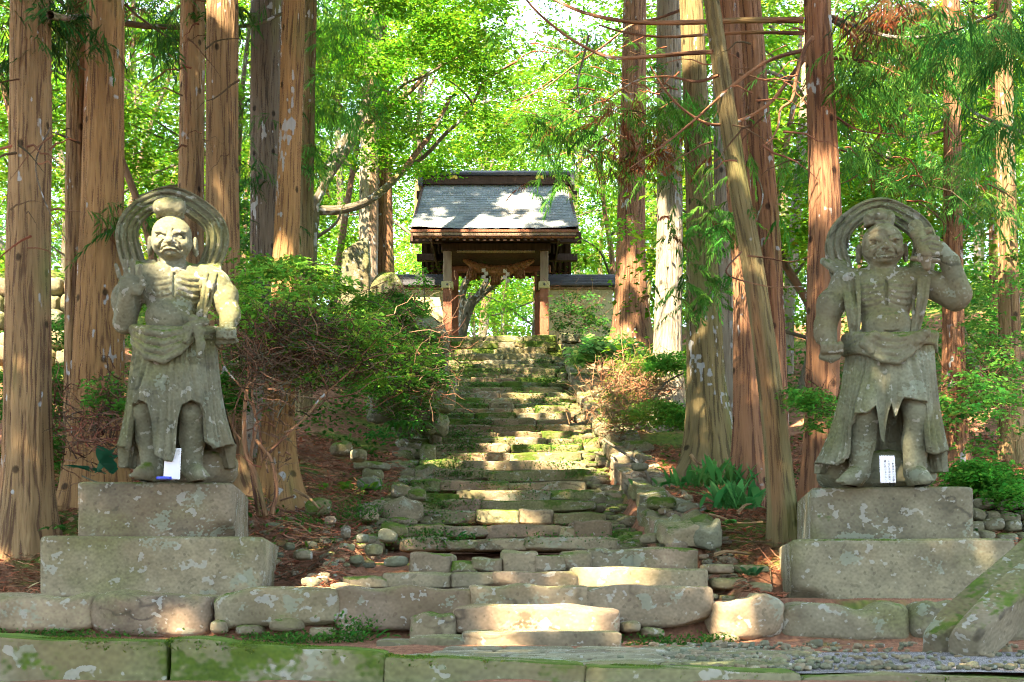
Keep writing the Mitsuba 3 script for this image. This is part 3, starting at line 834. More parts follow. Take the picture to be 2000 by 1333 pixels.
def halo(L, uc, vc, ro, ri, y0, tw=1.0):
    """the scarf blown up into a ring behind the head, with folds running round it"""
    R0, hw = (ro + ri) / 2 * PXS, (ro - ri) / 2 * PXS
    c = L(uc, vc)
    g = Field(np.arange(c[0] - R0 - hw - .06, c[0] + R0 + hw + .06, .009), np.arange(y0 - .13, y0 + .12, .007), np.arange(c[2] - R0 - hw - .06, c[2] + R0 + hw + .06, .009))
    x, y, z = g.pts((slice(None),) * 3)
    x, z = x - c[0], z - c[2]
    a = np.arctan2(z, x)
    r = np.sqrt(x * x + z * z)
    wob = .010 * np.sin(3 * a + 1) + .008 * np.sin(5 * a)
    rho = r - R0 - wob
    h = hw + .008 * np.sin(2 * a + .5)
    yy = y - y0
    q0, q1 = np.abs(rho) - (h - .035), np.abs(yy) - (.055 - .035)
    d = np.sqrt(np.maximum(q0, 0) ** 2 + np.maximum(q1, 0) ** 2) + np.minimum(np.maximum(q0, q1), 0) - .035
    s = rho / h + .22 * np.sin(a * 1.0 + .8) * tw
    fold = np.cos(2 * np.pi * (s * 1.7 + .25 * np.sin(a + 2)))
    d = d - (.014 * fold + .008 * np.cos(2 * np.pi * s * 3.4 + 1)) * np.clip(-yy / .03, 0, 1)
    g.A[:] = np.clip(d, -.5, .5)
    return g.mesh()


def skirt(L, top, waist, hem_pts, wide, front_y, folds, seed, split):
    """pleated stone skirt as a thick shell: waist ring to a hem of changing height"""
    n, m = 260, 60
    th = np.arange(n) / n * 2 * np.pi
    cx, cz = np.cos(th), np.sin(th)                       # cz < 0 faces the viewer
    (wx0, wx1), wy = waist
    (bx0, bx1), by = wide
    vs = []
    hx = np.array(hem_pts)
    for shell in (0, 1):
        for t in np.linspace(0, 1, m)[::1 if shell == 0 else -1]:
            x0 = np.where(cx < 0, wx0 * -1, wx1) ; x1 = np.where(cx < 0, -bx0, bx1)
            e = t ** 1.9
            X = cx * (x0 * (1 - e) + x1 * e)
            Yv = cz * (wy * (1 - e) + by * e)
            hem = np.where(cz < .12, np.interp(X, hx[:, 0], hx[:, 1]), .10)
            Z = top + (hem - top) * t
            nz = meshkit.noise(np.stack([cx * 7.0, cz * 7.0, np.full(n, seed + .35 * t)], -1)) - .5
            n2 = meshkit.noise(np.stack([cx * 15.0, cz * 15.0, np.full(n, seed + 9 + .3 * t)], -1)) - .5
            amp = folds * (.35 + .75 * t)
            pl = np.abs(((th * 6.0 + 3.4 * meshkit.noise(np.stack([cx * 2.0, cz * 2.0, np.full(n, seed + 5.0)], -1)) + .25 * t * np.sin(th * 3)) % 1.0) - .5) * 2
            rr = amp * (1.4 * nz + .7 * n2 + 2.0 * (pl ** .7 - .55))
            # two knees push the cloth forward
            for kx, kz, kr in split:
                rr = rr + .05 * np.exp(-((X - kx) / .10) ** 2 - ((Z - kz) / .25) ** 2) * (cz < 0)
            rr = rr - shell * .045
            l = np.sqrt(cx ** 2 + cz ** 2)
            vs.append(np.stack([X + rr * cx / l, Yv + rr * cz / l, Z], -1))
    V = np.vstack(vs)
    r, i = np.meshgrid(np.arange(2 * m), np.arange(n), indexing='ij')
    j, r2 = (i + 1) % n, (r + 1) % (2 * m)
    f = quads(np.stack([r * n + i, r2 * n + i, r2 * n + j, r * n + j], -1).reshape(-1, 4))
    return V, f


def toes(g, L, u, v, y, dx, side):
    for i in range(5):
        o = (i - 2) * .024
        a = np.array(L(u, v, y)) + [o * 1.0, .02 * abs(i - 2) * .6, 0]
        g.cap(a + [0, .05, .008], a + [dx * .4, -.012, -.004], .019 - .002 * i, .016 - .0015 * i, .012)


def statue_left():
    L = Figure(340, 938)
    key = thing('guardian_statue', 'mossy stone guardian statue with closed scowling mouth and raised open palm', 'statue')
    zs = spaced([(-.02, .010), (1.02, .0075), (1.70, .0055), (2.28, .008), 2.32])
    g = Field(spaced([(-.58, .010), (-.20, .0058), (.24, .010), .60]), spaced([(-.46, .0075), (-.02, .012), .30]), zs)
    # trunk
    g.ell(L(340, 562, 0), (.255, .165, .205))
    g.ell(L(338, 592, .0), (.21, .16, .18), .05)
    g.cap(L(282, 541, .02), L(402, 541, .02), .105, k=.06)
    g.cap(L(338, 545, .0), L(338, 500, -.02), .105, .09, .05)
    g.ell(L(340, 664, .0), (.28, .20, .16), .05)
    ribs(g, L, 345, 549, 5, 47, 10)
    g.chain([g.on(*L(345, v)[[0, 2]], .004) for v in (543, 560, 578, 596)], .012, .012, cut=True)
    g.ell(L(335, 624, -.07), (.20, .17, .155), .03)
    p = L(332, 652); q = g.on(p[0], p[2], 0)
    g.chain([q + [-.04, 0, .006], q + [0, -.002, 0], q + [.04, 0, .006]], .012, .010, cut=True)
    for s in (-1, 1):                                             # collar bones and neck cords
        g.chain([g.on(*L(340 + s * 10, 534)[[0, 2]], .012), g.on(*L(340 + s * 40, 527)[[0, 2]], .012)], .022, .02)
        g.chain([L(340 + s * 20, 512, -.09), L(340 + s * 8, 536, -.13)], .02, .02)
    # thighs, shins, feet
    for (uh, uk, ua, uf, vf_, yk, dxf) in ((305, 287, 300, 282, 930, -.12, -.05), (372, 378, 375, 397, 930, -.12, .05)):
        g.cap(L(uh, 705, -.03), L(uk, 800, yk), .165, .118, .04)
        g.ell(L(uk, 806, yk - .035), (.098, .085, .10), .025)
        g.cap(L(uk, 812, yk), L((uk + ua) / 2, 858, -.05), .098, .100, .03)
        g.cap(L((uk + ua) / 2, 858, -.05), L(ua, 918, -.04), .100, .078, .03)
        g.chain([L(ua, 915, -.03), L((ua + uf) / 2, 927, -.13), L(uf, 931, -.24)], [.08, .068, .05], .03)
        g.chain([L(ua, 930, .05), L(uf, 933, -.20)], [.06, .05], .03)
        toes(g, L, uf, 934, -.26, dxf, 0)
    # raised arm at the viewer's left: palm to the front
    g.cap(L(266, 548, .02), L(247, 632, -.01), .105, .088, .05)
    g.ell(L(243, 590, -.01), (.095, .10, .14), .04)
    g.cap(L(247, 634, -.03), L(256, 594, -.20), .092, .062, .03)
    g.ell(L(264, 572, -.235), (.092, .036, .092), .025)
    for (ub, vb, ut, vt, r) in ((244.5, 556, 239, 533, .0185), (257, 553, 254.5, 524, .0195), (269.5, 553, 270, 524.5, .0195), (281.5, 557, 285, 533, .0185)):
        g.cap(L(ub, vb, -.235), L((ub + ut) / 2, (vb + vt) / 2, -.245), r, r - .001, .007)
        g.cap(L((ub + ut) / 2, (vb + vt) / 2, -.245), L(ut, vt + 2, -.255), r, r - .003, .006)
    g.chain([L(280, 582, -.245), L(289, 572, -.27), L(288, 560, -.285)], [.032, .027, .021], .015)
    g.ell(L(278, 582, -.255), (.035, .03, .045), .02)
    g.ell(L(252, 582, -.255), (.028, .022, .045), .02)
    g.chain([L(246, 563, -.275), L(262, 560, -.278), L(282, 566, -.278)], .006, .01, cut=True)
    # hanging arm at the viewer's right
    g.cap(L(416, 546, .02), L(440, 600, -.02), .100, .088, .05)
    g.ell(L(447, 578, -.02), (.075, .09, .10), .04)
    g.ell(L(428, 552, .0), (.085, .10, .09), .04)
    g.cap(L(448, 606, -.04), L(444, 648, -.12), .082, .060, .025)
    g.ell(L(452, 618, -.06), (.07, .08, .085), .03)
    g.ell(L(444, 659, -.15), (.072, .065, .058), .02)
    for i in range(4):
        a = L(430 + i * 9.5, 658, -.20)
        g.chain([a + [0, .03, .035], a + [0, -.012, .012], a + [0, .0, -.026], a + [0, .04, -.036]], .021, .010)
    g.cap(L(428, 672, -.14), L(462, 670, -.14), .026, .022, .015)
    # head
    g.ell(L(337, 463, -.05), (.158, .165, .146), .03)
    g.ell(L(338, 485, -.085), (.156, .135, .116), .04)
    g.ell(L(338, 500, -.11), (.085, .085, .055), .03)
    face(g, L, 338, 473, mouth='shut')
    for s in (-1, 1):
        ear(g, L(338 + s * 43, 481, -.03), s)
    # hair knot with its band
    g.ell(L(333, 411, -.06), (.118, .105, .084), .012)
    g.ell(L(316, 413, -.09), (.058, .07, .066), .012)
    g.ell(L(352, 412, -.09), (.058, .07, .070), .012)
    g.chain([L(333 + 23 * math.cos(a), 426, -.02 + .085 * math.sin(a)) for a in np.linspace(0, 2 * np.pi, 17)], .017, .008)
    b = g.mesh()
    finish(key, L, b, 'body', 11.58, .115, .9, .36)
    finish(key, L, halo(L, 330, 464, 108, 66, .19), 'halo_scarf', 11.58, .115, .9, .46)
    # the scarf's ends over the shoulders, waist sash, knot: cloth laid on the body
    h = Field(np.arange(-.50, .56, .0095), np.arange(-.46, .32, .0095), np.arange(.80, 2.02, .0095))
    on = lambda u, v, off: g.on(*L(u, v)[[0, 2]], off)
    for o, oy in ((-13, .006), (-4, -.012), (5, .008), (13, -.008)):
        on = lambda u, v, off: g.on(*L(u, v)[[0, 2]], off + oy)
        h.chain([L(404 + o * 1.3, 508, .17), L(410 + o * 1.1, 526, .03), on(408 + o, 540, .0), on(405 + o * .9, 558, -.012), on(401 + o * .8, 590, -.012), on(397 + o * .6, 618, -.015), on(394 + o * .5, 645, -.02)], [.030, .026, .022, .019, .017, .016, .014], .004)
        h.chain([L(280 + o * 1.2, 506, .17), L(290 + o, 528, -.01), L(297 + o * .7, 545, -.10), L(301 + o * .5, 580, -.125)], [.030, .026, .021, .016], .004)
    for j in range(4):                                            # swags of the sash across the front
        t = j / 3; j = j * 1.35
        h.chain([L(262, 648 + 6 * j, -.02), L(274, 652 + 8 * j, -.18), L(298, 661 + 11.5 * j, -.255), L(328, 666 + 12 * j, -.29 + .02 * t), L(358, 661 + 9 * j, -.275), L(385, 651 + 4 * j, -.235), L(412, 646 + 4 * j, -.10), L(424, 648 + 6 * j, .03)], [.022, .026, .030, .031, .029, .025, .024, .022], .008)
    ring = [np.array([.345 * math.cos(a) + .012, .235 * math.sin(a), .0]) + [0, 0, L(0, 652)[2] + .02 * math.cos(2 * a)] for a in np.linspace(0, 2 * np.pi, 33)]
    h.chain(ring, .034, .012)
    for (du, dv, r) in ((0, 0, .062), (14, -6, .05), (-13, 6, .048), (10, 12, .042), (-4, -12, .04)):
        h.ell(L(388 + du, 646 + dv, -.265), (r, .05, r * .8), .010)
    h.chain([L(392, 655, -.28), L(398, 682, -.285), L(396, 705, -.29)], [.035, .038, .028], .012)
    h.chain([L(378, 655, -.28), L(370, 678, -.30)], [.032, .022], .012)
    finish(key, L, h.mesh(), 'sash', 11.58, .115, .92, .38)
    hem = [(-.50, .29), (-.40, .25), (-.345, .23), (-.32, .42), (-.29, .56), (-.21, .60), (-.15, .57), (-.135, .42), (-.125, .18), (-.05, .13), (.02, .12), (.045, .19), (.06, .44), (.09, .56), (.16, .605), (.22, .58), (.265, .50), (.285, .30), (.36, .24), (.50, .30)]
    sk = skirt(L, 1.15, ((-.315, .335), .215), hem, ((-.435, .475), .30), None, .017, 3.0, ((-.21, .66, .1), (.16, .66, .1)))
    finish(key, L, sk, 'skirt', 11.58, .115, .85, .36)
    s = stone([.06, .26, .13], [.42, .20, .17], 31, n=18, k=3.4, rough=.16)
    finish(key, L, s, 'support_rock', 11.58, .115, .6, .42)


def ear(g, c, s):
    g.ell(c, (.026, .045, .068), .012)
    g.ell(c + [s * .004, .012, -.052], (.020, .026, .040), .012)
    g.ell(c + [s * .024, -.012, .008], (.013, .018, .040), .008, cut=True)


def face(g, L, uc, ve, mouth):
    """brows drawn down, bulging eyes, broad nose, set or bared mouth; uc, ve: the bridge of the nose between the eyes"""
    S = lambda du, dv, off=0.0: g.on(*L(uc + du, ve + dv)[[0, 2]], off)
    for s in (-1, 1):
        g.ell(S(s * 17, 3, .026), (.046, .02, .030), .018, cut=True)          # sockets
        g.ell(S(s * 17, 3, .008), (.027, .020, .0175), .008)                  # eyeballs
        a = [S(s * 27, -9, .006), S(s * 17, -8, .002), S(s * 8, -4, .0), S(s * 4, 1, .004)]
        g.chain(a, [.014, .020, .020, .014], .008)                            # brows
        g.chain([p + [0, -.006, -.018] for p in a[:3]], .006, .006, cut=True)
        g.chain([S(s * 26, 5, .004), S(s * 18, 8, .002), S(s * 9, 6, .004)], .007, .006)  # lower lids
        g.ell(S(s * 22, 14, .020), (.040, .035, .032), .02)                   # cheeks
    g.chain([S(0, -3, .0), S(0, 5, -.012), S(0, 11, -.022)], [.016, .021, .028], .012)
    for s in (-1, 1):
        g.ell(S(s * 8, 12, .006) , (.024, .024, .020), .010)
    for s in (-1, 1):                                                          # folds from nose to mouth
        g.chain([S(s * 12, 10, .004), S(s * 18, 16, .004), S(s * 21, 25, .006)], .009, .008, cut=True)
    g.chain([S(-6, -12, 0), S(-4, -5, 0)], .006, .006, cut=True)
    g.chain([S(6, -12, 0), S(4, -5, 0)], .006, .006, cut=True)
    if mouth == 'shut':
        g.ell(S(0, 21, .012), (.060, .03, .022), .015)
        a = [S(-16, 27, .002), S(-9, 22.5, .0), S(0, 21, -.001), S(9, 22.5, .0), S(16, 27, .002)]
        g.chain([p + [0, -.002, -.016] for p in a], .011, .008)
        g.chain(a, .0095, .005, cut=True)
    else:
        g.ell(S(0, 24, .012), (.070, .03, .036), .015)
        a = [S(-15, 22, .002), S(-8, 21, .0), S(0, 21, -.001), S(8, 20, .0), S(15, 21, .002)]
        b = [p + [0, .002, -.021] for p in a]
        g.chain([(p + q) / 2 for p, q in zip(a, b)], [.008, .016, .017, .016, .008], .006, cut=True)
        t = [(p + q) / 2 + [0, .014, .006] for p, q in zip(a, b)]
        g.chain(t[1:4], .011, .004)
        g.chain([p + [0, -.003, .010] for p in a], .008, .006)
        g.chain([p + [0, -.003, -.012] for p in b[1:4]], .011, .008)
    g.ell(S(0, 33, .010), (.048, .034, .024), .015)


def finish(key, L, mesh, name, Y, ang, tint, moss):
    m = L.place(mesh, Y, ang)
    part(key, name, m, 'stone', smooth=True, uv=const_uv(m, tint, moss))


def statue_right():
    L = Figure(1728, 947)
    key = thing('guardian_statue', 'mossy stone guardian statue baring its teeth, holding a club at its shoulder', 'statue')
    zs = spaced([(-.02, .010), (1.02, .0075), (1.66, .0055), (2.24, .008), 2.30])
    g = Field(spaced([(-.62, .010), (-.22, .0058), (.44, .0085), .70]), spaced([(-.46, .0075), (-.02, .012), .30]), zs)
    g.ell(L(1726, 572, 0), (.255, .165, .205))
    g.ell(L(1726, 604, .0), (.21, .16, .18), .05)
    g.cap(L(1668, 548, .02), L(1792, 550, .02), .105, k=.06)
    g.cap(L(1722, 556, .0), L(1722, 515, -.02), .105, .09, .05)
    g.ell(L(1732, 672, .0), (.29, .20, .16), .05)
    ribs(g, L, 1726, 562, 5, 50, 10.5)
    g.chain([g.on(*L(1726, v)[[0, 2]], .004) for v in (552, 570, 590, 612)], .012, .012, cut=True)
    g.ell(L(1730, 640, -.07), (.198, .175, .150), .03)
    p = L(1735, 660); q = g.on(p[0], p[2], 0)
    g.chain([q + [-.05, 0, .010], q + [0, -.002, -.002], q + [.05, 0, .010]], .012, .010, cut=True)
    for s in (-1, 1):
        g.chain([g.on(*L(1723 + s * 12, 545)[[0, 2]], .012), g.on(*L(1723 + s * 42, 538)[[0, 2]], .012)], .022, .02)
        g.chain([L(1722 + s * 18, 520, -.09), L(1723 + s * 8, 550, -.13)], .022, .02)
        g.ell(L(1722 + s * 7, 551, -.14), (.022, .02, .03), .012)
    for (uh, uk, ua, uf, yk, dxf) in ((1697, 1686, 1678, 1650, -.12, -.07), (1772, 1786, 1783, 1796, -.12, .04)):
        g.cap(L(uh, 715, -.03), L(uk, 805, yk), .165, .120, .04)
        g.ell(L(uk, 814, yk - .03), (.105, .085, .10), .025)
        g.cap(L(uk, 820, yk), L((uk + ua) / 2, 866, -.05), .102, .108, .03)
        g.cap(L((uk + ua) / 2, 866, -.05), L(ua, 926, -.04), .108, .080, .03)
        g.chain([L(ua, 922, -.03), L((ua + uf) / 2, 935, -.13), L(uf, 940, -.22)], [.085, .072, .05], .03)
        g.chain([L(ua, 938, .05), L(uf, 941, -.20)], [.06, .05], .03)
        toes(g, L, uf, 943, -.25, dxf, 0)
    # arm hanging at the viewer's left, fist turned to the front
    g.cap(L(1650, 548, .02), L(1616, 628, .0), .105, .090, .05)
    g.ell(L(1618, 596, .0), (.090, .10, .13), .04)
    g.cap(L(1614, 634, -.01), L(1620, 676, -.12), .092, .062, .03)
    g.ell(L(1608, 650, -.04), (.072, .08, .10), .03)
    g.ell(L(1622, 690, -.15), (.085, .068, .062), .02)
    for i in range(4):
        a = L(1606 + i * 11, 688, -.205)
        g.chain([a + [0, .035, .045], a + [0, -.014, .022], a + [0, -.008, -.018], a + [0, .03, -.036]], .0225, .009)
    g.chain([L(1604, 702, -.17), L(1622, 708, -.18), L(1634, 704, -.19)], [.026, .026, .022], .012)
    # arm bent up at the viewer's right
    g.cap(L(1806, 552, .02), L(1862, 590, -.02), .105, .098, .05)
    g.ell(L(1830, 560, .0), (.11, .11, .10), .04)
    g.ell(L(1868, 584, -.04), (.085, .09, .085), .03)
    g.cap(L(1868, 580, -.05), L(1846, 524, -.13), .096, .075, .03)
    g.cap(L(1846, 524, -.13), L(1826, 498, -.16), .072, .058, .03)
    g.ell(L(1808, 494, -.175), (.075, .05, .062), .02)
    for i in range(4):
        a = L(1812, 482 + i * 10, -.20)
        g.chain([a + [.03, -.01, 0], a + [-.03, -.035, .004], a + [-.085, -.03, -.012], a + [-.115, .01, -.02]], [.023, .024, .022, .019], .008)
    g.chain([L(1822, 508, -.20), L(1808, 513, -.22), L(1796, 508, -.21)], [.026, .024, .02], .01)
    # head, turned a little to the viewer's right
    g.ell(L(1722, 476, -.05), (.160, .165, .146), .03)
    g.ell(L(1722, 498, -.085), (.160, .138, .118), .04)
    g.ell(L(1722, 512, -.11), (.095, .085, .055), .03)
    face(g, L, 1723, 485, mouth='bared')
    for s in (-1, 1):
        ear(g, L(1722 + s * 44, 494, -.03), s)
    g.ell(L(1716, 427, -.02), (.085, .10, .075), .012)
    g.ell(L(1699, 430, -.03), (.055, .075, .058), .008)
    g.ell(L(1736, 430, -.03), (.045, .075, .064), .008)
    g.chain([L(1716 + 25 * math.cos(a), 441, -.02 + .09 * math.sin(a)) for a in np.linspace(0, 2 * np.pi, 17)], .015, .008)
    finish(key, L, g.mesh(), 'body', 11.55, -.13, .97, .34)
    finish(key, L, halo(L, 1724, 482, 107, 64, .19, tw=-1.0), 'halo_scarf', 11.55, -.13, .97, .44)
    cl = Field(np.arange(.12, .48, .008), np.arange(-.36, -.02, .008), np.arange(1.62, 2.12, .008))
    cl.chain([L(1783, 452, -.10), L(1789, 480, -.17), L(1795, 515, -.235), L(1799, 538, -.25)], [.060, .050, .052, .030], .02)
    cl.chain([L(1776, 470, -.165), L(1806, 462, -.15)], .028, .015)
    cl.chain([L(1772, 520, -.235), L(1822, 524, -.20)], .02, .015)
    finish(key, L, cl.mesh(), 'club', 11.55, -.13, .7, .3)
    h = Field(np.arange(-.50, .56, .0095), np.arange(-.46, .32, .0095), np.arange(.78, 2.02, .0095))
    on = lambda u, v, off: g.on(*L(u, v)[[0, 2]], off)
    for o, oy in ((-14, .004), (-5, -.012), (4, .008), (13, -.010)):
        on = lambda u, v, off: g.on(*L(u, v)[[0, 2]], off + oy)
        h.chain([L(1632 + o * 1.3, 498, .17), L(1650 + o * 1.1, 526, .04), on(1660 + o, 545, .0), on(1663 + o * .9, 575, -.01), on(1664 + o * .8, 610, -.012), on(1666 + o * .6, 640, -.015), on(1668 + o * .5, 662, -.02)], [.030, .028, .023, .019, .017, .016, .014], .004)
        h.chain([L(1808 + o * 1.2, 508, .17), L(1800 + o, 535, .0), on(1795 + o * .9, 552, .0), on(1791 + o * .8, 590, -.012), on(1786 + o * .6, 625, -.014), on(1781 + o * .5, 656, -.02)], [.030, .026, .021, .018, .016, .014], .004)
    for j in (0, 1.35, 2.7, 4.05):
        h.chain([L(1650, 668 + 6 * j, -.02), L(1672, 663 + 7 * j, -.20), L(1692, 667 + 8 * j, -.265), L(1716, 673 + 10 * j, -.295), L(1742, 677 + 10 * j, -.295), L(1766, 673 + 7 * j, -.275), L(1792, 661 + 4 * j, -.22), L(1818, 658 + 4 * j, -.08), L(1826, 662 + 6 * j, .03)], [.022, .026, .029, .030, .030, .029, .025, .024, .022], .008)
    ring = [np.array([.350 * math.cos(a) + .04, .24 * math.sin(a), .0]) + [0, 0, L(0, 664)[2] + .02 * math.cos(2 * a)] for a in np.linspace(0, 2 * np.pi, 33)]
    h.chain(ring, .034, .012)
    for (du, dv, r) in ((0, 0, .055), (10, -8, .045), (-9, 8, .042)):
        h.ell(L(1690 + du, 676 + dv, -.29), (r, .05, r * .9), .010)
        h.ell(L(1786 + du, 672 + dv, -.26), (r * .9, .05, r), .010)
    h.chain([L(1690, 690, -.30), L(1694, 698, -.30)], [.04, .03], .012)
    finish(key, L, h.mesh(), 'sash', 11.55, -.13, .97, .40)
    hem = [(-.56, .18), (-.42, .14), (-.335, .20), (-.31, .45), (-.25, .545), (-.17, .54), (-.10, .60), (-.07, .34), (-.04, .30), (-.02, .50), (.01, .62), (.05, .50), (.10, .66), (.20, .64), (.29, .62), (.315, .28), (.38, .22), (.52, .28)]
    sk = skirt(L, 1.13, ((-.30, .385), .22), hem, ((-.545, .49), .30), None, .017, 8.0, ((-.17, .66, .1), (.22, .70, .1)))
    finish(key, L, sk, 'skirt', 11.55, -.13, .95, .32)
    s = stone([-.03, .27, .12], [.48, .20, .16], 37, n=18, k=3.4, rough=.16)
    finish(key, L, s, 'support_rock', 11.55, -.13, .97, .38)


statue_left()
statue_right()


# ---------------------------------------------------------------- signs between the feet
def glyphs(text, size):
    """vertical lines of Japanese lettering as thin meshes, in the xz plane"""
    from PIL import Image, ImageDraw, ImageFont
    from shapely import box as sbox, union_all
    f = ImageFont.truetype(glob.glob('/opt/blender-*/*/datafiles/fonts/Noto Sans CJK*')[0], 40)
    out = []
    for col, line in enumerate(text):
        for row, ch in enumerate(line):
            im = Image.new('L', (48, 56))
            ImageDraw.Draw(im).text((4, 0), ch, 255, font=f)
            on = np.pad(np.asarray(im) > 110, ((0, 0), (1, 1))).astype(np.int8)
            rows, starts = np.nonzero(np.diff(on, axis=1) == 1)
            if not len(rows): continue
            ends = np.nonzero(np.diff(on, axis=1) == -1)[1]
            sh = union_all(sbox(starts, -rows - 1, ends, -rows)).simplify(.9)
            for gm in getattr(sh, 'geoms', [sh]):
                try:
                    m = trimesh.creation.extrude_polygon(gm, 1.0, engine='earcut')
                except Exception:
                    continue
                v = np.array(m.vertices)
                v = np.stack([(v[:, 0] / 44 - col * 1.55) * size, -v[:, 2] * .0012, (v[:, 1] / 44 - row * 1.08) * size], -1)
                out.append((v, np.array(m.faces)))
    return join(out)


def card(lab, u0, u1, v0, v1, Y, text, ink, size, lean):
    key = thing('sign_card', lab, 'sign')
    a, b = P(u0, v1, Y), P(u1, v0, Y)
    w, h = b[0] - a[0], b[2] - a[2]
    brd = box(-w / 2, w / 2, 0, .012, 0, h, .003)
    def put(m, dy):
        v, f = m
        v = v + [0, dy, 0]
        s, c = math.sin(lean), math.cos(lean)
        v = np.stack([v[:, 0] + .012 * v[:, 2] * (1 if u0 < 1000 else -1) * 2, v[:, 1] * c + v[:, 2] * s, v[:, 2] * c - v[:, 1] * s], -1)
        return v + [(a[0] + b[0]) / 2, Y, a[2]], f
    m = put(brd, 0)
    part(key, 'board', m, 'matte', color=np.tile([[.82, .83, .86]], (len(m[0]), 1)))
    try:
        g = glyphs(text, size)
        g = (g[0] + [w / 2 - size * 1.45, -.0004, h - size * 1.55], g[1])
        m = put(g, -.0003)
        part(key, 'lettering', m, 'matte', color=np.tile([ink], (len(m[0]), 1)))
    except IndexError:
        pass
    return key


card('bright white upright card between the feet of the left statue', 319, 351, 875, 937, 11.30, ['二足', ' ', '願目'], [.55, .55, .6], .016, .08)
card('white card with black handwriting between the feet of the right statue', 1720, 1750, 890, 944, 11.25, ['二条様の方で足腰の悪', 'この仁王様の笑きます', '願い足にあやかって.'], [.02, .02, .03], .0198, .08)
m = trimesh.creation.revolve(np.array([[0, 0], [.055, 0], [.060, .004], [.060, .022], [.054, .024], [.050, .010], [0, .010]]), sections=32)
c = P(319, 938, 11.22)
key = thing('dish', 'small blue dish in front of the white card at left', 'dish')
whole(key, (np.array(m.vertices) + [c[0], 11.24, c[2] + .002], np.array(m.faces)), 'blue_glaze', smooth=40)
# ---------------------------------------------------------------- the gate
gate = thing('temple_gate', 'small wooden temple gate with grey shingled gable roof at the top of the stairs', 'gate')
YF, YB, ZB = 31.9, 33.75, 5.56
YR, YE, YE2 = 32.85, 30.85, 34.85


def bar(parent, name, m, kind, **kw):
    return part(parent, name, m, 'timber', uv=const_uv(m, kind, 0), **kw)


for u0, u1, u2, u3 in ((865.5, 882, 880, 896), (1055, 1071, 1044, 1058)):
    x0, x1 = (u0 - CEN) * pxm(YF), (u1 - CEN) * pxm(YF)
    p = bar(gate, 'front_post', box(x0, x1, YF, YF + .19, ZB, 7.72, .015), 2)
    zf = P(0, 557, YF)[2]
    bar(p, 'lower_facing', box(x0 - .004, x1 + .004, YF - .012, YF + .195, ZB + .10, zf - .09, .004), 1)
    part(p, 'cap_plate', box(x0 - .035, x1 + .035, YF - .04, YF + .23, zf - .075, zf + .075, .01), 'plaster')
    m = trimesh.creation.icosphere(subdivisions=2, radius=.025)
    part(p, 'stud', (np.array(m.vertices) + [(x0 + x1) / 2, YF - .045, zf], np.array(m.faces)), 'dark_tile', smooth=True)
    s = stone([(x0 + x1) / 2, YF + .1, ZB + .03], [.17, .17, .10], u0, n=4, k=4)
    part(p, 'base_stone', s, 'stone', smooth=True, uv=const_uv(s, .5, .5))
    xa, xb = (u2 - CEN) * pxm(YB), (u3 - CEN) * pxm(YB)
    bar(gate, 'rear_post', box(xa, xb, YB - .19, YB, ZB - .1, 7.8, .015), 1)
    bar(gate, 'side_beam', box(min(x0, xa) + .03, min(x0, xa) + .15, YF + .19, YB - .19, 7.0, 7.16, .01), 0)
    bar(gate, 'side_sill', box(min(x0, xa) + .03, min(x0, xa) + .15, YF + .19, YB - .19, ZB, ZB + .16, .01), 1)
xl, xr = (866 - CEN) * pxm(YF), (1071 - CEN) * pxm(YF)
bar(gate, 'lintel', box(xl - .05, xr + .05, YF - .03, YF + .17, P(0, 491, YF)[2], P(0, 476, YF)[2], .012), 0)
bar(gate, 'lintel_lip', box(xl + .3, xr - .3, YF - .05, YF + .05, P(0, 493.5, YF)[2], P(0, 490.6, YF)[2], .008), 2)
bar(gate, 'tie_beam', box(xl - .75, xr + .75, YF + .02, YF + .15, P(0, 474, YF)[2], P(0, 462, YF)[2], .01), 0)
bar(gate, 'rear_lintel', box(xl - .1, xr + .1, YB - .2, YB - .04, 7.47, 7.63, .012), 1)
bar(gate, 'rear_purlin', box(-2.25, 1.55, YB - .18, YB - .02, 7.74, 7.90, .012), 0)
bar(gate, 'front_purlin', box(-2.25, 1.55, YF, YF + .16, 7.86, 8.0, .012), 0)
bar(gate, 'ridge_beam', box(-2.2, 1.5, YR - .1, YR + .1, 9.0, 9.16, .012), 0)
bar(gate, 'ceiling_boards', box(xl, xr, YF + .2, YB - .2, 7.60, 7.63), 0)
XL, XR = (801 - CEN) * pxm(YE), (1131 - CEN) * pxm(YE)
ze = P(0, 449, YE)[2]
zr = P(0, 362, YR)[2]


def roof_line(t):
    """from eave (0) to ridge (1): (run, height), gently hollow"""
    return t, ze + (zr - ze) * (0.86 * t + 0.14 * t * t)


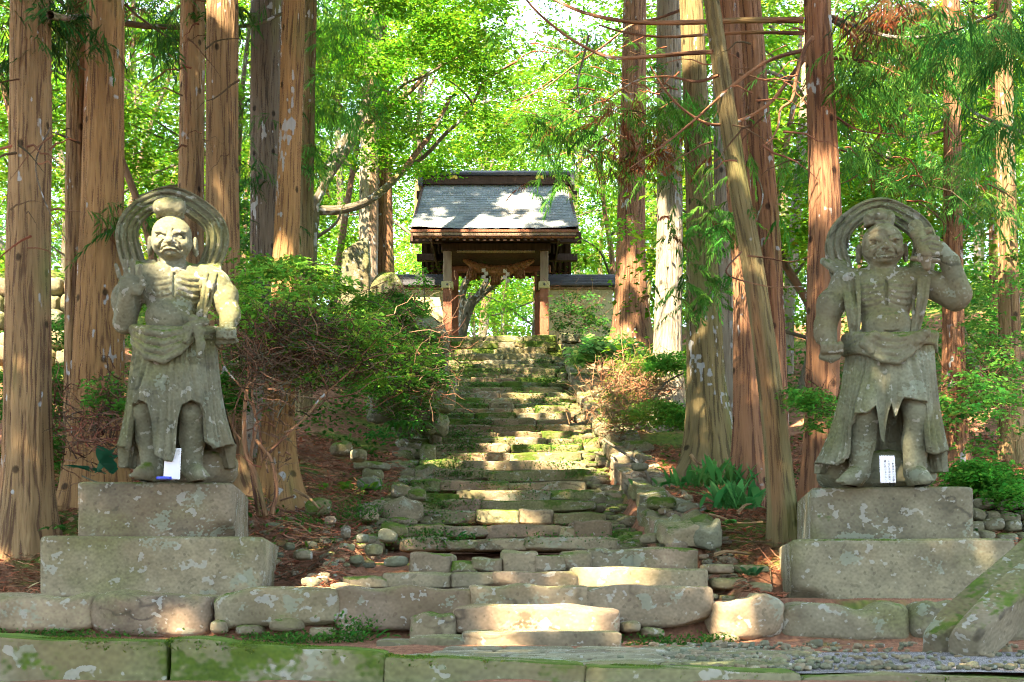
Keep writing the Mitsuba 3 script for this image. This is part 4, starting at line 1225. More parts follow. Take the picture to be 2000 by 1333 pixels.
for sgn, nm in ((1, 'front_roof'), (-1, 'rear_roof')):
    ye = YE if sgn > 0 else YE2
    vs, fs, N = [], [], 26
    prof = []
    for i in range(N):
        t0, t1 = i / N, (i + 1) / N
        for t, lift in ((t0, .030), (t1, .0)):
            r, z = roof_line(t)
            prof.append((ye + (YR - ye) * r, z + lift))
    prof = np.array(prof)
    inset = np.array([0.13 * (p[0] - ye) / (YR - ye) for p in prof])
    xs = np.linspace(0, 1, 40)
    V = np.stack([np.stack([(XL + inset[i]) + (XR - XL - 2 * inset[i]) * xs, np.full(40, p[0]), p[1] + .012 * (meshkit.noise(np.stack([xs * 90, np.full(40, i // 2 * 3.7), xs * 0], -1)) - .5) + .05 * (2 * xs - 1) ** 4 * (1 - i / len(prof))], -1) for i, p in enumerate(prof)])
    a, b = np.meshgrid(np.arange(len(prof) - 1), np.arange(39), indexing='ij')
    f = quads(np.stack([a * 40 + b, a * 40 + b + 1, (a + 1) * 40 + b + 1, (a + 1) * 40 + b], -1).reshape(-1, 4))
    rf = part(gate, nm, (V.reshape(-1, 3), f), 'roof_shingle')
    # underside boards, eave fascia, rafters, barge boards
    u = np.array([[XL + .05, ye + sgn * .04, ze - .10], [XR - .05, ye + sgn * .04, ze - .10], [XR - .2, YR, zr - .06], [XL + .2, YR, zr - .06]])
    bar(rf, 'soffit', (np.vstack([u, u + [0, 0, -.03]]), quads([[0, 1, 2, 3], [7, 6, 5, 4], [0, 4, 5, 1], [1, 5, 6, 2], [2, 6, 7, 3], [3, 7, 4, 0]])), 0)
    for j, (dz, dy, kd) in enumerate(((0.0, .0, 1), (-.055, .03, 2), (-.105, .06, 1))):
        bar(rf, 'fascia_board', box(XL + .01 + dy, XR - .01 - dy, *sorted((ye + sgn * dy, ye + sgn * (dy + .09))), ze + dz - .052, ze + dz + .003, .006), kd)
    for j in range(24):
        x = XL + .14 + (XR - XL - .28) * j / 23
        a0, a1 = np.array([x, ye + sgn * .10, ze - .17]), np.array([x, YR, zr - .16])
        d = a1 - a0
        m = [a0 + [sx * .035, 0, sz * .04] + d * e for e in (0, 1) for sz in (-1, 1) for sx in (-1, 1)]
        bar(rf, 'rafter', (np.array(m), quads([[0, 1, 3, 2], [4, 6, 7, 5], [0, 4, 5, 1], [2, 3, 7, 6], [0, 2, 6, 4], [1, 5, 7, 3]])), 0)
    for sx, x in ((-1, XL + .03), (1, XR - .03)):
        a0, a1 = np.array([x, ye + sgn * .02, ze - .12]), np.array([x - sx * .13, YR, zr - .08])
        m = [a + [s2 * .025, 0, dz] for a in (a0, a1) for dz in (-.13, .12) for s2 in (-1, 1)]
        bar(rf, 'barge_board', (np.array(m), quads([[0, 1, 3, 2], [4, 6, 7, 5], [0, 4, 5, 1], [2, 3, 7, 6], [0, 2, 6, 4], [1, 5, 7, 3]])), 0)
# gable boards closing the sides above the posts
for x in (XL + .42, XR - .42):
    v = np.array([[x - .02, YE + .5, ze - .1], [x - .02, YE2 - .5, ze - .1], [x - .02, YR, zr - .25], [x + .02, YE + .5, ze - .1], [x + .02, YE2 - .5, ze - .1], [x + .02, YR, zr - .25]])
    bar(gate, 'gable_board', (v, np.array([[0, 1, 2], [5, 4, 3], [0, 3, 4], [0, 4, 1], [1, 4, 5], [1, 5, 2], [2, 5, 3], [2, 3, 0]])), 0)
xa, xb = (822 - CEN) * pxm(YR), (1117 - CEN) * pxm(YR)
z0, z1 = P(0, 364, YR)[2], P(0, 338, YR)[2]
rd = bar(gate, 'ridge_box', box(xa + .04, xb - .04, YR - .16, YR + .16, z0, z0 + .19, .01), 0)
part(rd, 'ridge_cap', box(xa - .01, xb + .02, YR - .24, YR + .24, z0 + .193, z1 - .03, .03), 'dark_tile')
part(rd, 'ridge_roll', box(xa - .06, xb + .08, YR - .10, YR + .10, z1 - .028, z1 + .03, .03), 'dark_tile')
for x in (xa, xb):
    part(rd, 'ridge_end', box(x - .05, x + .05, YR - .27, YR + .27, z0 - .06, z1 - .032, .02), 'dark_tile')
for u in (886, 1054):                                              # gilt flower crests on the ridge
    c = P(u, 351, YR); c[1] = YR - .175
    m = [box(c[0] - .03, c[0] + .03, c[1] - .012, c[1] + .01, c[2] - .03, c[2] + .03, .01)]
    for a in np.linspace(0, np.pi, 5):
        e = trimesh.creation.icosphere(subdivisions=1, radius=1.0)
        m.append((np.array(e.vertices) * [.032, .012, .04] + [c[0] + .065 * math.cos(a), c[1], c[2] + .06 * math.sin(a) - .01], np.array(e.faces)))
    part(rd, 'gilt_crest', join(m), 'gold', smooth=False)
# twisted straw rope with tassels and paper streamers
rope = thing('sacred_rope', 'thick twisted straw rope with tassels and paper streamers hanging in the gate', 'rope')
RY = 32.9
rp = spline([P(905, 507, RY), P(925, 519, RY), P(955, 528, RY), P(975, 530, RY), P(1000, 527, RY), P(1025, 517, RY), P(1042, 508, RY)], 60)
for s in range(3):
    pts = []
    for i, q in enumerate(rp):
        t = i / 59; a = t * 34 + s * 2.094
        w = .04 + .055 * math.sin(t * np.pi)
        pts.append(q + [0, w * .6 * math.cos(a), w * .6 * math.sin(a)])
    v, f, _ = tube(pts, [.032 + .045 * math.sin(i / 59 * np.pi) for i in range(60)], 8)
    part(rope, 'strand', (v, f), 'straw', smooth=True)
for u, v0 in ((921, 524), (968, 533), (1016, 521)):
    c = P(u, v0, RY)
    q = []
    for i in range(70):
        a, r = RNG.uniform(0, 6.28), RNG.uniform(0, 1) ** .5
        p0, p1 = c + [.05 * r * math.cos(a), .05 * r * math.sin(a), 0], c + [.125 * r * math.cos(a), .125 * r * math.sin(a), -.27 + RNG.uniform(-.02, .02)]
        q.append(tube([p0, (p0 + p1) / 2 + [.02 * math.cos(a), .02 * math.sin(a), 0], p1], [.012, .014, .008], 4)[:2])
    part(rope, 'tassel', join(q), 'straw', smooth=True)
for u, v0 in ((947, 526), (989, 527)):
    c = P(u, v0, RY - .12)
    q = []
    for i in range(4):
        dx = .03 if i % 2 else -.03
        q.append(box(c[0] + dx - .045, c[0] + dx + .045, c[1] - .004 + .006 * i, c[1] + .001 + .006 * i, c[2] - .075 * (i + 1), c[2] - .075 * i + .01))
    m = join(q)
    part(rope, 'paper_streamer', m, 'matte', color=np.tile([[.75, .75, .73]], (len(m[0]), 1)))
# wing walls with tiled copings
for nm, u0, u1, lab in (('l', 778, 866, 'ochre plastered wing wall left of the gate with dark tiled coping'), ('r', 1071, 1197, 'ochre plastered wing wall right of the gate with dark tiled coping')):
    w = thing('plaster_wall', lab, 'wall')
    Y = 32.4
    x0, x1 = (u0 - CEN) * pxm(Y), (u1 - CEN) * pxm(Y)
    zt = P(0, 566, Y)[2]
    part(w, 'plaster', box(x0, x1, Y, Y + .22, 5.1, zt, .01), 'plaster')
    bar(w, 'plate', box(x0 - .06, x1 + .06, Y - .06, Y + .28, zt + .002, zt + .05, .01), 2)
    for j in range(3):
        part(w, 'coping_course', box(x0 - .1 + .02 * j, x1 + .1 - .02 * j, Y - .20 + .07 * j, Y + .42 - .07 * j, zt + .053 + .075 * j, zt + .125 + .075 * j, .012), 'dark_tile')
    v, f, _ = tube([[x0 - .1, Y + .11, zt + .31], [x1 + .1, Y + .11, zt + .31]], .055, 10)
    part(w, 'coping_roll', (v, f), 'dark_tile', smooth=True)

# ---------------------------------------------------------------- two memorial stones left of the gate
def slab(lab, u0, u1, v0, v1, Y, dep, top, tint, moss):
    key = thing('memorial_stone', lab, 'memorial stone')
    a, b = P(u0, v1, Y), P(u1, v0, Y)
    q, f = cube_grid(16)
    p = q / ((np.abs(q) ** 9).sum(1) ** (1 / 9))[:, None]
    hx, hz = (b[0] - a[0]) / 2, (b[2] - a[2]) / 2
    p = p * [hx, dep / 2, hz]
    if top == 'round':
        k = np.clip((p[:, 2] / hz - .45) / .55, 0, 1)
        p[:, 0] *= np.sqrt(1 - .80 * k * k)
        p[:, 1] += .04 * (np.abs(p[:, 2] / hz - .42) < .10) * (p[:, 1] < 0)
    else:
        p[:, 2] += np.where(p[:, 2] > 0, .16 * p[:, 0] / hx, 0)
        p[:, 0] *= 1.04 - .06 * p[:, 2] / hz
    p = p + .05 * (np.stack([meshkit.fbm(p * 2.1 + [i * 17 + u0, 3, 1], 4, i) for i in range(3)], -1) - .5)
    p += [(a[0] + b[0]) / 2, Y + dep / 2, (a[2] + b[2]) / 2]
    whole(key, (p, f), 'stone', smooth=True, uv=const_uv((p, f), tint, moss))


slab('tall grey-green slab monument behind the left shrub', 666, 720, 474, 660, 26.5, .35, 'slant', .95, .38)
slab('round-topped mossy memorial stone beside the left wing wall', 722, 789, 531, 690, 26.0, .35, 'round', .8, .68)
# ---------------------------------------------------------------- vegetation: helpers
def blades(c, d, up, length, width, droop, color, seg=4, taper=0.55):
    """arching leaf blades: n strips of seg segments"""
    n = len(c)
    d, up = unit(d), unit(up)
    side = unit(np.cross(d, up))
    L, W = np.broadcast_to(length, (n,)), np.broadcast_to(width, (n,))
    t = np.linspace(0, 1, seg + 1)
    prof = np.sin(np.pi * np.clip(t, 0.02, 0.985) ** taper)
    mid = c[:, None] + d[:, None] * (L[:, None] * t)[..., None] - np.array([0, 0, 1.0]) * (np.broadcast_to(droop, (n,))[:, None] * L[:, None] * t ** 2)[..., None]
    w = (W[:, None] * prof / 2)[..., None] * side[:, None]
    v = np.stack([mid - w, mid + w], 2).reshape(n, -1, 3)
    k = np.arange(seg) * 2
    q = np.stack([k, k + 1, k + 3, k + 2], -1)
    f = quads((q[None] + (np.arange(n) * 2 * (seg + 1))[:, None, None]).reshape(-1, 4))
    return v.reshape(-1, 3), f, np.repeat(color, 2 * (seg + 1), 0)


def twigs(pts, r0, r1, color, sides=3):
    """many thin tubes at once: pts (n, m, 3)"""
    n, m, _ = pts.shape
    t = unit(np.gradient(pts, axis=1))
    a = np.cross(t, np.array([.3, .9, .2])); a = unit(a); b = np.cross(t, a)
    r = np.broadcast_to(r0, (n,))[:, None] * (1 - np.linspace(0, 1, m)) + np.broadcast_to(r1, (n,))[:, None] * np.linspace(0, 1, m)
    an = np.arange(sides) * 2 * np.pi / sides
    v = pts[:, :, None] + r[..., None, None] * (np.cos(an)[:, None] * a[:, :, None] + np.sin(an)[:, None] * b[:, :, None])
    i, j = np.meshgrid(np.arange(m - 1), np.arange(sides), indexing='ij')
    q = np.stack([i * sides + j, i * sides + (j + 1) % sides, (i + 1) * sides + (j + 1) % sides, (i + 1) * sides + j], -1).reshape(-1, 4)
    f = quads((q[None] + (np.arange(n) * m * sides)[:, None, None]).reshape(-1, 4))
    return v.reshape(-1, 3), f, np.repeat(color, m * sides, 0)


def plates(rng, centers, radius, per, size, base, spread=.35, flat=.12, tilt=.35, sun=False):
    """layers of small leaves: flat discs of foliage round the given centres"""
    n = len(centers) * per
    c = np.repeat(centers, per, 0)
    R = np.repeat(np.broadcast_to(radius, (len(centers),)), per)
    a, r = rng.uniform(0, 2 * np.pi, n), np.sqrt(rng.uniform(0, 1, n))
    # ragged outline
    lob = 0.65 + 0.35 * np.sin(a * 3 + np.repeat(rng.uniform(0, 6.28, len(centers)), per)) * np.sin(a * 5 + 1)
    x, y = np.cos(a) * r * R * lob, np.sin(a) * r * R * lob
    tx, ty = np.repeat(rng.normal(0, .12, len(centers)), per), np.repeat(rng.normal(0, .12, len(centers)), per)
    z = rng.normal(0, flat, n) * R + tx * x + ty * y - .22 * r * r * R
    p = c + np.stack([x, y, z], -1)
    al = np.stack([np.cos(a) + rng.normal(0, .5, n), np.sin(a) + rng.normal(0, .5, n), rng.normal(-.15, .25, n)], -1)
    nm = np.stack([rng.normal(0, tilt, n), rng.normal(0, tilt, n), np.ones(n)], -1)
    L = size * np.exp(rng.normal(0, .22, n))
    col = tints(rng, n, base, .22) * np.repeat(np.exp(rng.normal(0, spread, len(centers))), per)[:, None]
    k = lets_sun(p, .03) if sun else slice(None)
    return leaves(p[k], al[k], nm[k], L[k], L[k] * .62, np.clip(col, .003, .7)[k])


def sprays(rng, o, d, length, base, shoots=11, width=.020, brown=0.0):
    """feathery hanging cedar sprays: a curved axis with shoots on both sides, every shoot one narrow blade"""
    n = len(o)
    d = unit(d)
    L = np.broadcast_to(length, (n,)) * rng.uniform(.7, 1.3, n)
    up = unit(np.stack([rng.normal(0, .4, n), rng.normal(0, .4, n), np.ones(n)], -1))
    side = unit(np.cross(d, up))
    items = []
    bt = rng.uniform(0, 1, n) < brown
    col = np.where(bt[:, None], tints(rng, n, (.20, .085, .04), .25), tints(rng, n, base, .30))
    for k in range(shoots):
        t = (k + .5) / shoots
        for s in (-1, 1):
            c = o + d * (L * t)[:, None] - np.array([0, 0, 1]) * (L * .45 * t * t)[:, None]
            dd = unit(d * .75 + side * s * (.9 - .5 * t) + rng.normal(0, .18, (n, 3)) + np.array([0, 0, -.25]))
            ln = L * (.42 - .24 * t) * rng.uniform(.75, 1.2, n)
            items.append(blades(c, dd, up + rng.normal(0, .3, (n, 3)), ln, width * np.ones(n), .45, col * rng.uniform(.75, 1.3, (n, 1)), seg=2, taper=.8))
    return joinc(items)


SUNNY = [  # places the photograph shows in direct sun: (u, v, distance, radius)
    (337, 468, 11.4, .30), (440, 578, 11.5, .22), (398, 528, 11.45, .17), (425, 490, 11.6, .12),
    (1050, 760, 26, .6), (1075, 795, 24, .6), (1040, 842, 21.5, .75), (1090, 862, 20.6, .85), (960, 882, 19.5, .45), (1110, 890, 19.3, .4), (1010, 868, 20.2, .5),
    (975, 950, 17.6, .35), (985, 1010, 15.6, .36), (1060, 1208, 9.95, .36), (1130, 1200, 10.0, .22), (1195, 1128, 11.2, .28), (960, 1255, 9.5, .2),
    (1140, 765, 25, .5), (1160, 815, 22.5, .35), (1130, 945, 18, .2), (1200, 905, 19, .3),
    (1295, 600, 21.5, .4), (1295, 740, 21.4, .45), (1358, 60, 17.6, .55), (1612, 390, 14, .25), (1590, 360, 14, .12), (1968, 330, 18, 1.0), (735, 90, 27, .9), (738, 290, 27, .5), 
    (835, 615, 32.4, .55), (830, 580, 32.4, .25), (1057, 620, 31.9, .2), (873, 545, 31.9, .25), (1010, 375, 32, .5), (880, 425, 31, .45), (975, 432, 31, .55), (1085, 432, 31, .25), (850, 395, 31.6, .2), (1110, 352, 32.3, .35), (1040, 405, 31.5, .2), (920, 410, 31.3, .2), (940, 455, 30.8, .2),
    (640, 1135, 10.9, .25), (1500, 1040, 12.8, .2), (1190, 670, 28, .6), (1215, 760, 24, .4), (60, 650, 21.5, 1.6), (125, 620, 21.5, .8), (1245, 800, 21, .3),
    (340, 1205, 10.3, .16), (1430, 1215, 10.3, .2), (1420, 1172, 10.4, .2), (1320, 880, 18, .25), (1650, 480, 30, 1.5), (780, 680, 22.6, .25), (870, 620, 31.9, .2), (1240, 560, 28.4, .3), (700, 600, 18, .4), (560, 560, 15.5, .3)]
SOFT = [  # foliage that stands in the sun: only the unseen canopy opens for it
    (700, 90, 26, 1.5), (850, 50, 26, 1.6), (800, 220, 26, 1.2), (930, 150, 25, 1.3), (640, 250, 25, 1.0), (1140, 200, 19.5, 1.2), (1090, 300, 19.8, .7), (1230, 290, 19, .5), (1720, 150, 15, .8), (1880, 120, 14, .7), (640, 560, 15, .35), (1400, 430, 14.6, .3), (1910, 780, 16, .5)]
RAYS = [(P(u, v, Y), r) for u, v, Y, r in SUNNY]
RAYS_ALL = RAYS + [(P(u, v, Y), r) for u, v, Y, r in SOFT]


def lets_sun(c, margin, rays=None):
    """which of the points c leave the sun's way to those places free"""
    ok = np.ones(len(c), bool)
    for q, r in (rays or RAYS):
        d = c - q
        t = d @ SUN
        ok &= (t < .6) | ((d * d).sum(1) - t * t > max(r + margin, .01) ** 2)
    return ok


def outside(c, m=60):
    """which points lie outside the picture"""
    y = np.maximum(c[:, 1], 1e-3)
    u, v = CEN + c[:, 0] / y * FPX, HOR - c[:, 2] / y * FPX
    return (c[:, 1] < .5) | (u < -m) | (u > 2000 + m) | (v < -m) | (v > 1333 + m)


def clumps(rng, c, per, radius, size, base):
    n = len(c) * per
    p = np.repeat(c, per, 0) + rng.normal(0, 1, (n, 3)) * radius * np.array([.6, .6, .32])
    k = lets_sun(p, -.02, RAYS_ALL) & outside(p, 20)
    p = p[k]; n = len(p)
    L = size * np.exp(rng.normal(0, .3, n))
    return leaves(p, rng.normal(0, 1, (n, 3)), rng.normal(0, .5, (n, 3)) + [0, 0, 1], L, L * .7, tints(rng, n, base, .3))


# ---------------------------------------------------------------- the cedars
TREES = {}


def cedar(lab, pts, Y, kind, name='cedar_tree', flare=.5, top=15.0, crown=26, sides=72, crown_r=1.7, seed=0, dy=0.0):
    """pts: (u, v, width) from the base up, in photo pixels at the distance Y"""
    key = thing(name, lab, 'tree')
    rng = np.random.default_rng(7000 + seed)
    b = P(*pts[0][:2], Y)
    path = [np.r_[P(u, v, Y), w / 2 * pxm(Y)] for u, v, w in pts]
    for i in range(len(path)): path[i][1] = Y + dy * i
    last = path[-1]; lean = (path[-1] - path[-2])[:3]; lean = lean / max(lean[2], .3)
    zt = max(top, last[2] + 2)
    path += [np.r_[last[:3] + lean * (zt - last[2]) * .5, last[3] * .8], np.r_[last[:3] + lean * (zt - last[2]), last[3] * .35]]
    base = path[0].copy(); base[2] -= .9; base[3] *= 1.02
    path = [base] + path
    L = path[-3][2] - b[2]
    q = spline(path, int(46 + L * 10))
    h = q[:, 2] - b[2]
    r = q[:, 3] * (1 + flare * .75 * np.exp(-np.clip(h, -.25, None) / .35))
    # buttresses at the foot
    v, f, uv = tube(q[:, :3], r, sides, kind=kind, lumps=.03, seed=seed, bark_amp=.010, uoff=seed % 7)
    ax = np.repeat(q[:, :3], sides + 1, 0)
    ang = np.arctan2(v[:, 1] - ax[:, 1], v[:, 0] - ax[:, 0])
    e = np.exp(-np.clip(v[:, 2] - b[2], -.3, None) / .28) * flare * .30 * np.repeat(r, sides + 1)
    v[:, :2] += (unit(v[:, :2] - ax[:, :2]) * (e * (np.sin(ang * 5 + seed) * .6 + np.sin(ang * 3 + seed * 2) * .4))[:, None])
    part(key, 'trunk', (v, f), 'bark', smooth=True, uv=uv)
    if crown:
        zf = 1230 * pxm(Y)
        c = np.stack([rng.normal(q[-1, 0], crown_r, crown * 2), rng.normal(Y, crown_r, crown * 2), rng.uniform(max(zf, 7.0), zt + 3, crown * 2)], -1)
        c = c[lets_sun(c, .3, RAYS_ALL) & outside(c)][:crown]
        if len(c):
            m, col = joinc([clumps(rng, c, 60, .55, .17, (.045, .10, .02))])
            part(key, 'crown', m, 'leaf', color=col)
    TREES[key] = Y
    return key


def limb(key, pts, w0, w1, kind, Y0, Y1=None, name='branch', n=40, sides=9, lumps=.12):
    """a branch through photo pixels, its distance going from Y0 to Y1"""
    Y1 = Y0 if Y1 is None else Y1
    q = [P(u, v, Y0 + (Y1 - Y0) * i / (len(pts) - 1)) for i, (u, v) in enumerate(pts)]
    q = spline(q, n)
    r = np.linspace(w0 * pxm(Y0) / 2, w1 * pxm(Y1) / 2, n)
    v, f, uv = tube(q, r, sides, kind=kind, lumps=lumps, seed=len(scene) % 97)
    part(key, name, (v, f), 'bark', smooth=True, uv=uv)
    return q


c1 = cedar('thick straight tan cedar trunk at the far left edge', [(52, 1045, 112), (53, 900, 96), (54, 600, 86), (58, 300, 80), (60, 0, 76)], 13.6, 1, seed=1, sides=110, flare=.22)
c2 = cedar('orange-tan cedar trunk with pale lichen on its right side, behind the left statue', [(190, 955, 118), (190, 800, 104), (196, 560, 92), (202, 300, 78), (206, 0, 70)], 14.6, 6, seed=2, sides=110, flare=.25)
c3 = cedar('thin olive-stained cedar trunk grown against the lichen-spotted one at left', [(150, 960, 50), (150, 600, 46), (150, 300, 42), (151, 0, 40)], 14.9, 1, seed=3)
c4 = cedar('slim tan cedar trunk rising behind the left statue ring, left of a pair', [(366, 900, 62), (371, 560, 54), (374, 300, 49), (376, 0, 46)], 17.0, 1, seed=4)
c5 = cedar('tan cedar trunk rising behind the left statue ring, right of a pair', [(438, 910, 78), (437, 640, 68), (434, 300, 63), (435, 0, 60)], 15.6, 1, seed=5, sides=90)
c6 = cedar('dark grey knotty cedar trunk left of the olive one', [(516, 880, 64), (516, 530, 56), (518, 300, 56), (519, 0, 58)], 18.5, 4, seed=6)
c7 = cedar('pale cedar trunk half hidden between the dark and the olive trunk', [(545, 860, 36), (545, 500, 32), (546, 250, 30), (548, 0, 28)], 21.0, 3, seed=7)
c8 = cedar('olive-tan cedar trunk whose foot shows below the left shrub', [(541, 948, 70), (545, 800, 60), (556, 560, 50), (566, 300, 45), (574, 0, 43)], 15.5, 6, seed=8, sides=90)
c9 = cedar('slender mossy cedar trunk right of the olive-tan one', [(592, 830, 34), (596, 480, 30), (601, 240, 27), (606, 0, 25)], 22.0, 2, seed=9)
c10 = cedar('pale trunk with a sunlit strip left of the gate', [(716, 640, 46), (719, 500, 38), (721, 300, 36), (728, 100, 34), (732, 0, 32)], 28.0, 3, seed=10)
c11 = cedar('red-brown cedar trunk touching the pale one left of the gate', [(752, 640, 40), (752, 500, 34), (748, 280, 30), (744, 100, 27), (742, 0, 25)], 28.4, 0, seed=11)
c12 = cedar('stout red-brown cedar with deep furrows right of the gate', [(1235, 655, 74), (1233, 560, 62), (1233, 400, 54), (1237, 200, 48), (1240, 0, 44)], 28.5, 0, seed=12, flare=.18, sides=90)
c13 = cedar('tall pale cedar trunk glowing in the sun right of the stairs', [(1303, 795, 62), (1304, 650, 54), (1308, 450, 50), (1307, 200, 48), (1306, 0, 46)], 21.5, 3, seed=13, sides=90, flare=.45)
c14 = cedar('pale olive cedar with a wide split foot behind the leaning trunk', [(1386, 885, 92), (1378, 720, 74), (1369, 450, 56), (1361, 250, 50), (1350, 0, 46)], 17.5, 2, seed=14, sides=90, flare=.35)
c15 = cedar('grey lichen-streaked cedar trunk between the pale olive and the red-brown one', [(1424, 900, 44), (1421, 650, 36), (1412, 380, 32), (1405, 0, 30)], 18.2, 3, seed=15)
c16 = cedar('red-brown cedar trunk with a fresh tan base among the right-hand group', [(1466, 938, 70), (1462, 800, 58), (1456, 560, 50), (1438, 300, 46), (1422, 0, 40)], 15.2, 0, seed=16, sides=90)
c17 = cedar('straight cedar trunk at the right rear of the leaning trunk', [(1514, 985, 60), (1508, 700, 54), (1496, 430, 50), (1478, 200, 46), (1463, 0, 44)], 15.8, 0, seed=17, sides=90)
c18 = cedar('leaning olive cedar trunk in front of the right-hand group', [(1531, 1058, 58), (1520, 900, 50), (1500, 720, 44), (1467, 500, 40), (1440, 350, 38), (1412, 160, 34), (1390, 0, 30)], 13.5, 2, seed=18, sides=96, flare=.25)
c19 = cedar('red-brown cedar behind the right statue with lichen down its left side', [(1606, 985, 74), (1606, 800, 66), (1610, 560, 66), (1612, 420, 62), (1606, 250, 56), (1597, 0, 52)], 14.0, 0, seed=19, sides=96)
c20 = cedar('straight red-brown cedar trunk right of the right statue', [(1864, 905, 48), (1862, 650, 42), (1860, 350, 34), (1857, 0, 32)], 17.0, 0, seed=20)
c21 = cedar('sun-dappled tan cedar trunk near the right edge', [(1975, 930, 46), (1971, 600, 40), (1964, 300, 34), (1958, 0, 32)], 18.0, 1, seed=21)
c22 = cedar('bare pale leaning trunk in the wood between the right-hand cedars and the right statue', [(1534, 760, 26), (1540, 620, 24), (1552, 450, 22), (1566, 280, 20), (1575, 120, 16)], 27.0, 3, seed=22, crown=0)
c23 = cedar('narrow reddish trunk at the right edge behind the sun-dappled one', [(1944, 820, 22), (1942, 500, 20), (1940, 200, 18), (1938, 0, 17)], 26.0, 0, seed=23, crown=0)

# bare lower branches of the right-hand cedars
limb(c19, [(1570, 40), (1450, 41), (1330, 45), (1230, 43), (1140, 25), (1060, -10)], 13, 5, 0, 14.0, 14.6)
limb(c19, [(1570, 66), (1470, 64), (1390, 68), (1300, 73), (1230, 66), (1170, 50)], 8, 3, 0, 14.0, 14.8)
q5 = limb(c19, [(1572, 112), (1545, 150), (1500, 205), (1440, 238), (1385, 243), (1335, 215), (1298, 175), (1270, 130)], 9, 3, 0, 13.7, 13.3)
limb(c19, [(1572, 98), (1500, 120), (1430, 168), (1360, 232), (1290, 288), (1230, 330)], 8, 3, 0, 13.6, 13.2)
limb(c19, [(1588, 74), (1572, 95), (1556, 150), (1547, 195), (1525, 214), (1519, 250), (1500, 285)], 10, 3, 0, 13.6, 13.4)
limb(c19, [(1626, 33), (1680, 55), (1740, 73), (1810, 72), (1880, 55), (1960, 20)], 8, 5, 4, 14.0, 13.0)
limb(c19, [(1626, 40), (1655, 60), (1685, 92), (1712, 112)], 10, 4, 4, 14.0, 14.2)
limb(c19, [(1622, 115), (1665, 117), (1708, 124), (1760, 150)], 6, 2, 0, 14.0, 13.6)
limb(c19, [(1632, 228), (1665, 250), (1700, 260), (1745, 262)], 5, 2, 0, 14.0, 13.8)
limb(c20, [(1846, 252), (1820, 262), (1780, 267), (1738, 262)], 6, 3, 0, 17.0, 16.0)
limb(c18, [(1392, 102), (1330, 106), (1262, 112), (1190, 112), (1120, 80), (1055, 30), (1020, -10)], 9, 4, 0, 12.9, 13.6)
limb(c18, [(1404, 148), (1360, 160), (1300, 150), (1240, 160), (1180, 200)], 6, 2, 0, 12.9, 13.6)
limb(c21, [(2010, 265), (1960, 246), (1905, 222), (1875, 195), (1850, 170)], 8, 4, 4, 15.5, 16.2)
limb(c17, [(1484, 136), (1530, 152), (1562, 176), (1578, 215)], 8, 3, 4, 15.8, 16.5)
limb(c16, [(1440, 300), (1470, 330), (1490, 380), (1478, 430)], 4, 2, 4, 15.2, 14.8)
limb(c13, [(1330, 20), (1290, 35), (1230, 52), (1180, 90), (1120, 130), (1060, 175), (1000, 200)], 6, 2, 0, 19.5, 18.5)
limb(c13, [(1150, 70), (1138, 120), (1128, 165), (1134, 205)], 5, 3, 4, 16.5, 16.0)
limb(c18, [(1460, 500), (1500, 505), (1545, 512), (1585, 500)], 4, 1.5, 0, 12.9, 12.7)
limb(c18, [(1448, 492), (1420, 535), (1500, 560), (1570, 560)], 4, 1.5, 0, 12.8, 12.5)
limb(c2, [(240, 45), (290, 52), (360, 54), (420, 52), (490, 50), (560, 24)], 13, 6, 4, 17.6, 18.2)
limb(c1, [(98, 30), (130, 36), (170, 30)], 16, 9, 4, 12.6, 14.0)
limb(c1, [(98, 250), (70, 320), (90, 400), (130, 470)], 3, 2, 4, 12.2, 12.0)
limb(c3, [(155, 280), (120, 265), (100, 258)], 5, 3, 4, 14.8, 14.0)
limb(c2, [(245, 10), (280, 40), (350, 80), (430, 60)], 6, 3, 4, 17.0, 17.8)
rngb = np.random.default_rng(5)
for k_, Yk_, us, vs, n_ in ((c19, 13.8, (1380, 1600), (60, 330), 34), (c20, 16.5, (1650, 1990), (100, 420), 46), (c13, 18.5, (1020, 1350), (60, 330), 60), (c3, 15.5, (90, 500), (0, 300), 34), (c1, 12.3, (0, 110), (20, 500), 14)):
    st = np.stack([rngb.uniform(*us, n_), rngb.uniform(*vs, n_)], -1)
    L_ = rngb.uniform(30, 120, n_); a_ = rngb.uniform(-.9, .9, n_) + np.where(rngb.uniform(size=n_) < .5, 0, np.pi)
    tt = np.linspace(0, 1, 6)
    uu = st[:, :1] + (L_ * np.cos(a_))[:, None] * tt; vv = st[:, 1:] + (L_ * np.sin(a_) * .7)[:, None] * tt + (L_ * .35)[:, None] * tt ** 2 + rngb.normal(0, 3, (n_, 6))
    yy = Yk_ + rngb.uniform(-1, 1, (n_, 1)) + 0 * tt
    pts_ = np.stack([(uu - CEN) * yy / FPX, yy, (HOR - vv) * yy / FPX], -1)
    m = twigs(pts_, rngb.uniform(.005, .013, n_), .002, tints(rngb, n_, (.16, .085, .05), .3), sides=4)
    part(k_, 'twigs', m[:2], 'matte', color=m[2], kind='stuff')


